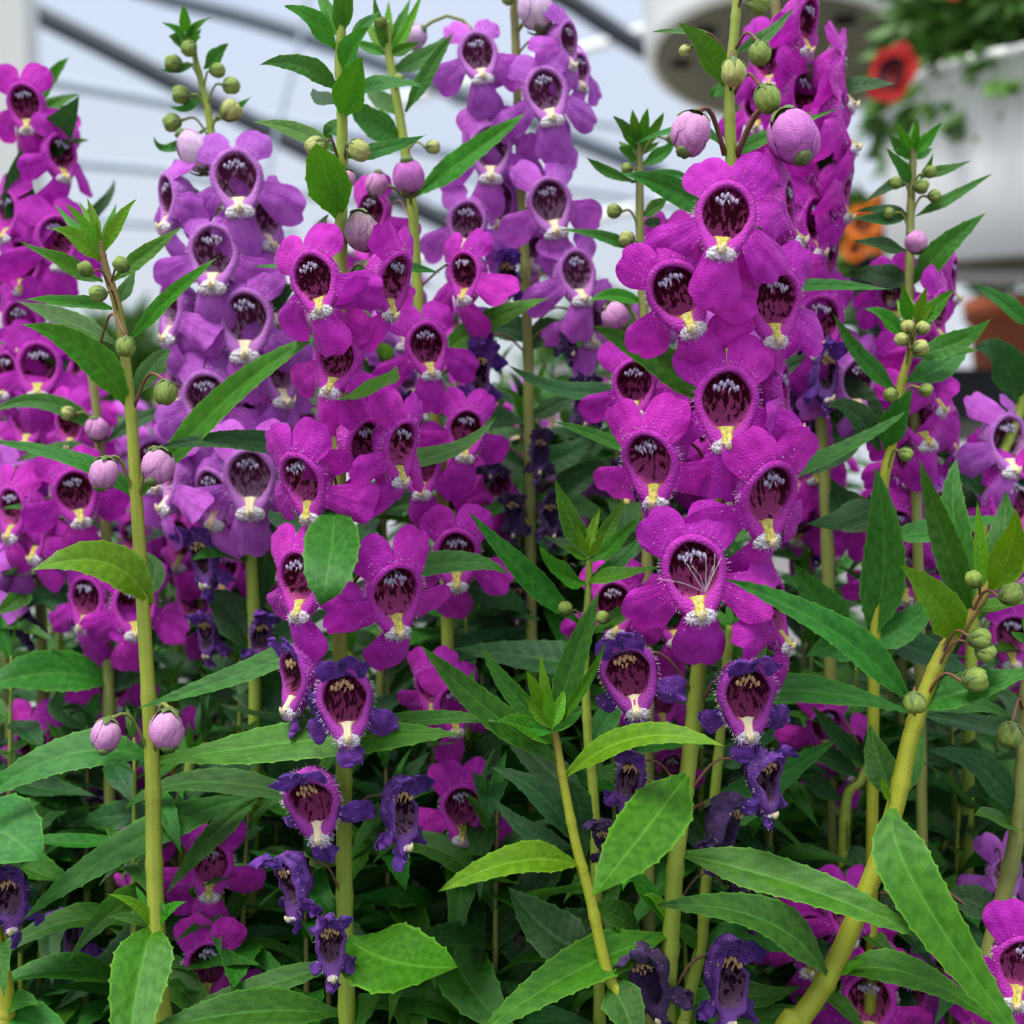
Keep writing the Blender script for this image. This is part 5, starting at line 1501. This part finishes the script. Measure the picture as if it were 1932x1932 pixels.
# O, P: stems at the other edge
O = Plant('yellow arching stem with one broad dark leaf, next to the black seed tray', 3.4,
          [(1820, 1990), (1830, 1300), (1860, 952), (1890, 860), (1925, 770), (1950, 640), (1960, 560)], 24, 16, 'stem_green')
leaves(O, [([(1926, 764), (1890, 680), (1840, 655)], 66, 'o', {'z': -1, 'a': 15, 'broad': .4}), ([(1950, 620), (1890, 570), (1838, 540)], 30, 'm', {'z': -.8}), ([(1950, 740), (1900, 690), (1850, 650)], 30, 'o', {'z': .5}), ([(1865, 950), (1800, 870), (1720, 850)], 44, 'o', {'a': 40}), ([(1868, 945), (1940, 890), (1980, 900)], 50, 'o', {}), ([(1864, 960), (1800, 950), (1740, 870)], 80, 'o', {'z': 1, 'a': 20})])
for f in [(1905, 830, .8, 20, 0, 'lilac', -.2), (1915, 945, .84, -10, 0, 'magenta', -.3), (1900, 1010, .8, 10, 0, 'lilac', .3), (1880, 880, .6, -30, 0, 'magenta', .5), (1910, 1200, .7, 0, 0, 'magenta', .5)]:
    O.flower(*f)

Pp = Plant('ribbed olive stem with a brown green bud and bright flowers at its foot', .6,
           [(1850, 1990), (1864, 1816), (1888, 1712), (1918, 1573), (1930, 1434), (1938, 1300), (1950, 1200)], 36, 24, 'stem_olive')
leaves(Pp, [([(1920, 1535), (1850, 1450), (1748, 1415)], 56, 'o', {'z': -.5, 'a': 30}), ([(1925, 1400), (1880, 1370), (1760, 1345)], 30, 'o', {'a': 40}), ([(1916, 1560), (1880, 1548), (1838, 1538)], 30, 'm', {'z': -1.2, 'a': 40}), ([(1880, 1740), (1830, 1700), (1760, 1700)], 60, 'o', {'z': .6}), ([(1920, 1560), (1960, 1540), (2000, 1500)], 50, 'm', {}), ([(1870, 1800), (1790, 1770), (1720, 1800)], 70, 'o', {'z': .8})])
Pp.bud(1904, 1388, 26, 'green', 70, -.8, (1930, 1340), ped='pedicel')
for f in [(1932, 1822, .96, -6, -12, 'magenta', -1.6), (1600, 1720, .7, 0, 0, 'magenta', .8), (1640, 1890, .86, -14, 0, 'magenta', .6), (1530, 1770, .8, -6, 0, 'magenta', 1.2), (1720, 1880, .8, 20, 0, 'magenta', 1.2), (1860, 1960, .8, 0, 0, 'magenta', .4), (1900, 1650, .6, 10, 0, 'lilac', 1.4)]:
    Pp.flower(*f)

# Q, R: stems behind the tall spike's foot
Q = Plant('pale stem leaning behind the spent violet flowers of the tallest spike', 1.4, [(1284, 1990), (1292, 1921), (1323, 1782), (1330, 1695), (1341, 1573), (1355, 1434), (1366, 1300), (1378, 1180)], 25, 16, 'stem_green')
leaves(Q, [([(1330, 1790), (1400, 1770), (1500, 1800)], 60, 'm', {'z': -.2}), ([(1325, 1790), (1290, 1760), (1260, 1740)], 30, 'm', {}), ([(1345, 1560), (1420, 1500), (1580, 1395)], 74, 'm', {'z': .3, 'a': 25, 'broad': .3}), ([(1350, 1440), (1400, 1420), (1470, 1370)], 50, 'o', {'z': .5}),
           ([(1340, 1600), (1300, 1560), (1280, 1500)], 40, 'o', {}), ([(1320, 1850), (1420, 1880), (1510, 1862)], 50, 'm', {'z': -.6, 'a': 42}), ([(1300, 1900), (1420, 1920), (1560, 1900)], 60, 'm', {'z': -.8}), ([(1335, 1660), (1420, 1640), (1460, 1590)], 46, 'o', {}), ([(1290, 1920), (1240, 1840), (1200, 1830)], 40, 'm', {}), ([(1366, 1290), (1420, 1210), (1390, 1130)], 60, 'y', {'z': .3})])
Rr = Plant('thin stem with a leafy rosette and one green bud behind the leaning yellow stem', 2.6, [(1590, 1990), (1590, 1750), (1591, 1608), (1598, 1503), (1622, 1475), (1640, 1440)], 23, 18, 'stem_green')
leaves(Rr, [([(1594, 1510), (1530, 1470), (1480, 1400)], 36, 'o', {}), ([(1635, 1440), (1580, 1390), (1530, 1330)], 36, 'o', {}), ([(1640, 1440), (1650, 1390), (1660, 1330)], 36, 'o', {}), ([(1625, 1470), (1560, 1430), (1500, 1440)], 40, 'o', {}), ([(1592, 1600), (1630, 1640), (1640, 1720)], 50, 'o', {}), ([(1592, 1650), (1500, 1640), (1440, 1650)], 50, 'o', {}), ([(1622, 1475), (1680, 1470), (1700, 1420)], 40, 'o', {})])
Rr.bud(1604, 1652, 20, 'green', 110, -.4)
Rr.flower(1560, 1370, .62, 10, 0, 'magenta', .2); Rr.flower(1610, 1420, .6, 20, 0, 'magenta', .3)

# S: bottom corner
S = Plant('stout yellow stem in the bottom corner with a pale rounded leaf and a dead flower', -.4, [(0, 2040), (10, 1900), (-14, 1760), (-40, 1560), (-60, 1400)], 42, 34, 'stem_amber')
leaves(S, [([(-60, 1560), (-10, 1560), (78, 1625)], 140, 'm', {'z': -1.0, 'a': 25, 'broad': 1.2, 'fold': .1}), ([(10, 1905), (40, 1890), (74, 1898)], 36, 'm', {}), ([(15, 1920), (70, 1925), (140, 1960)], 60, 'm', {'z': -.5}), ([(-10, 1780), (0, 1810), (8, 1880)], 40, 'm', {'z': -1})])
S.flower(18, 1690, .82, 10, 4, 'wilted', -.2)

# T: spikes low behind A
T = Plant('low magenta spike with rounded petals beneath the broad drooping leaf of the budding stem', 2.4, [(365, 1990), (352, 1800), (345, 1650), (352, 1500), (360, 1420)], 24, 18, 'stem_green')
for f in [(396, 1632, .74, 4, 0, 'magenta', -1.0), (392, 1822, .78, 10, -4, 'magenta', -1.2), (268, 1650, .72, -20, 0, 'magenta', -.3), (135, 1760, .7, -20, 0, 'wilted', .3), (310, 1720, .6, -20, 0, 'magenta', .4)]:
    T.flower(*f)
leaves(T, [([(350, 1650), (430, 1590), (500, 1560)], 50, 'o', {'z': .5}), ([(350, 1700), (280, 1760), (100, 1910)], 90, 'o', {'z': -.8, 'a': 28}), ([(356, 1850), (460, 1780), (560, 1760)], 60, 'o', {'z': .6}), ([(350, 1560), (240, 1540), (120, 1560)], 60, 'o', {'z': .8}), ([(352, 1480), (420, 1440), (500, 1440)], 60, 'o', {'z': .6})])

# ---------------------------------------------------------------- the thicket behind
rf = random.Random(21)
tops = []
def envelope(x):
    for x1, y1 in ((140, 640), (300, 760), (600, 660), (760, 430), (900, 560), (1100, 720), (1230, 730), (1520, 500), (1660, 640), (1790, 800), (2200, 860)):
        if x < x1: return y1
    return 900
GN = ['magenta stems in the thicket just behind the front row', 'soft magenta stems in the middle of the thicket', 'blurred stems deep in the thicket']
SPANS = [(280, 'white post', 'pink bud stem'), (645, 'pink bud stem', 'hanging leaf spike'), (1105, 'hanging leaf spike', 'star shoot'),
         (1310, 'star shoot', 'tallest spike'), (1700, 'tallest spike', 'leaning yellow stem'), (9999, 'leaning yellow stem', None)]
ORD = ['first', 'second', 'third', 'fourth', 'fifth', 'sixth', 'seventh', 'eighth', 'ninth', 'tenth', 'eleventh', 'twelfth', 'thirteenth']
_seen = {}
def own_label(kind, x):
    for x1, a, b in SPANS:
        if x < x1: break
    n = _seen.get((kind, a), 0); _seen[(kind, a)] = n + 1
    if b: return '%s between %s and %s, %s from the former' % (kind, a, b, ORD[n])
    return '%s beyond the %s, %s from it' % (kind, a, ORD[n])
KN = ['unsharp %s spike', 'soft small flowered spike', 'blurred distant flower spike']
for layer, (dz0, dz1, n, nf, extra) in enumerate([(4.5, 8, 12, 5, 260), (9, 16, 15, 6, 130), (18, 34, 22, 6, 20)]):
    for i in range(n):
        dz = rf.uniform(dz0, dz1)
        x = -120 + 2170 * (i + rf.uniform(.1, .9)) / n
        y = envelope(x) + rf.uniform(0, extra) + (60 if layer == 0 else 0)
        cl = rf.choice(['magenta', 'magenta', 'magenta', 'lilac'])
        fill_plant(x, y, dz, own_label(KN[layer] % cl if layer == 0 else KN[layer], x), GN[layer], rf, 2 if 830 < x < 1190 else nf, cl, (10, 12, 14)[layer])
# leafy shoots without flowers that close the thicket towards its foot
for (n, y0, y1, z0, z1, lb, gp, nl) in [
        (30, 1080, 1420, 3.2, 6.5, 'low unsharp leafy shoot', 'leafy shoots low in the thicket', 11),
        (14, 640, 800, 5.5, 9.5, 'upright green leafy shoot', 'leafy shoots in the middle of the thicket', 12),
        (28, 1380, 1800, 1.6, 4.0, 'lowest leafy foot shoot', 'leafy shoots at the foot of the thicket', 9),
        (30, 980, 1250, 7, 15, 'blurred deep leafy shoot', 'leafy shoots deep in the thicket', 12),
        (30, 1000, 1500, 14, 30, 'dim rearmost leafy shoot', 'leafy shoots at the back of the thicket', 14)]:
    for i in range(n):
        x = (-80 + 2090 * (i + rf.uniform(.1, .9)) / n) if n != 14 else 820 + 400 * (i + rf.uniform(.1, .9)) / n
        fill_plant(x, rf.uniform(y0, y1), rf.uniform(z0, z1), own_label(lb, x), gp, rf, 0, 'magenta', nl, low=True)
# growing tips that rise out of the frame
for p_, x_, y_ in ((F, 1394, -46), (K, 968, -38), (Lp, 1455, -48), (O, 1960, 562), (Pp, 1950, 1204), (S, -60, 1404), (B, 652, -56), (Q, 1378, 1184), (Rr, 1640, 1442), (T, 360, 1424)):
    p_.tuft(x_, y_, 62, 5, 'y')

# silky fibres caught on the lowest open flower of the tallest spike
g = Geo(); r = random.Random(2)
o0 = W(1330, 1118, -2.7)
for k in range(7):
    a = r.uniform(-.7, .3) + (math.pi / 2 if k < 5 else 2.6)
    e = W(1330 + math.cos(a) * 95 * r.uniform(.5, 1.1), 1118 - math.sin(a) * 85 * r.uniform(.6, 1), -2.6 + r.uniform(-.2, .1))
    m_ = (o0 + e) * .5 + Vector((r.uniform(-1, 1), 0, r.uniform(-1, 1))) * .0006
    g.tube(catmull([o0, m_, e], 7), .000028, 4)
tag(obj('silky_fibres', g.mesh('silky_fibres', M['lip_white'])), 'white silky fibres caught across the lowest open flower of the tallest spike', 'fibres')
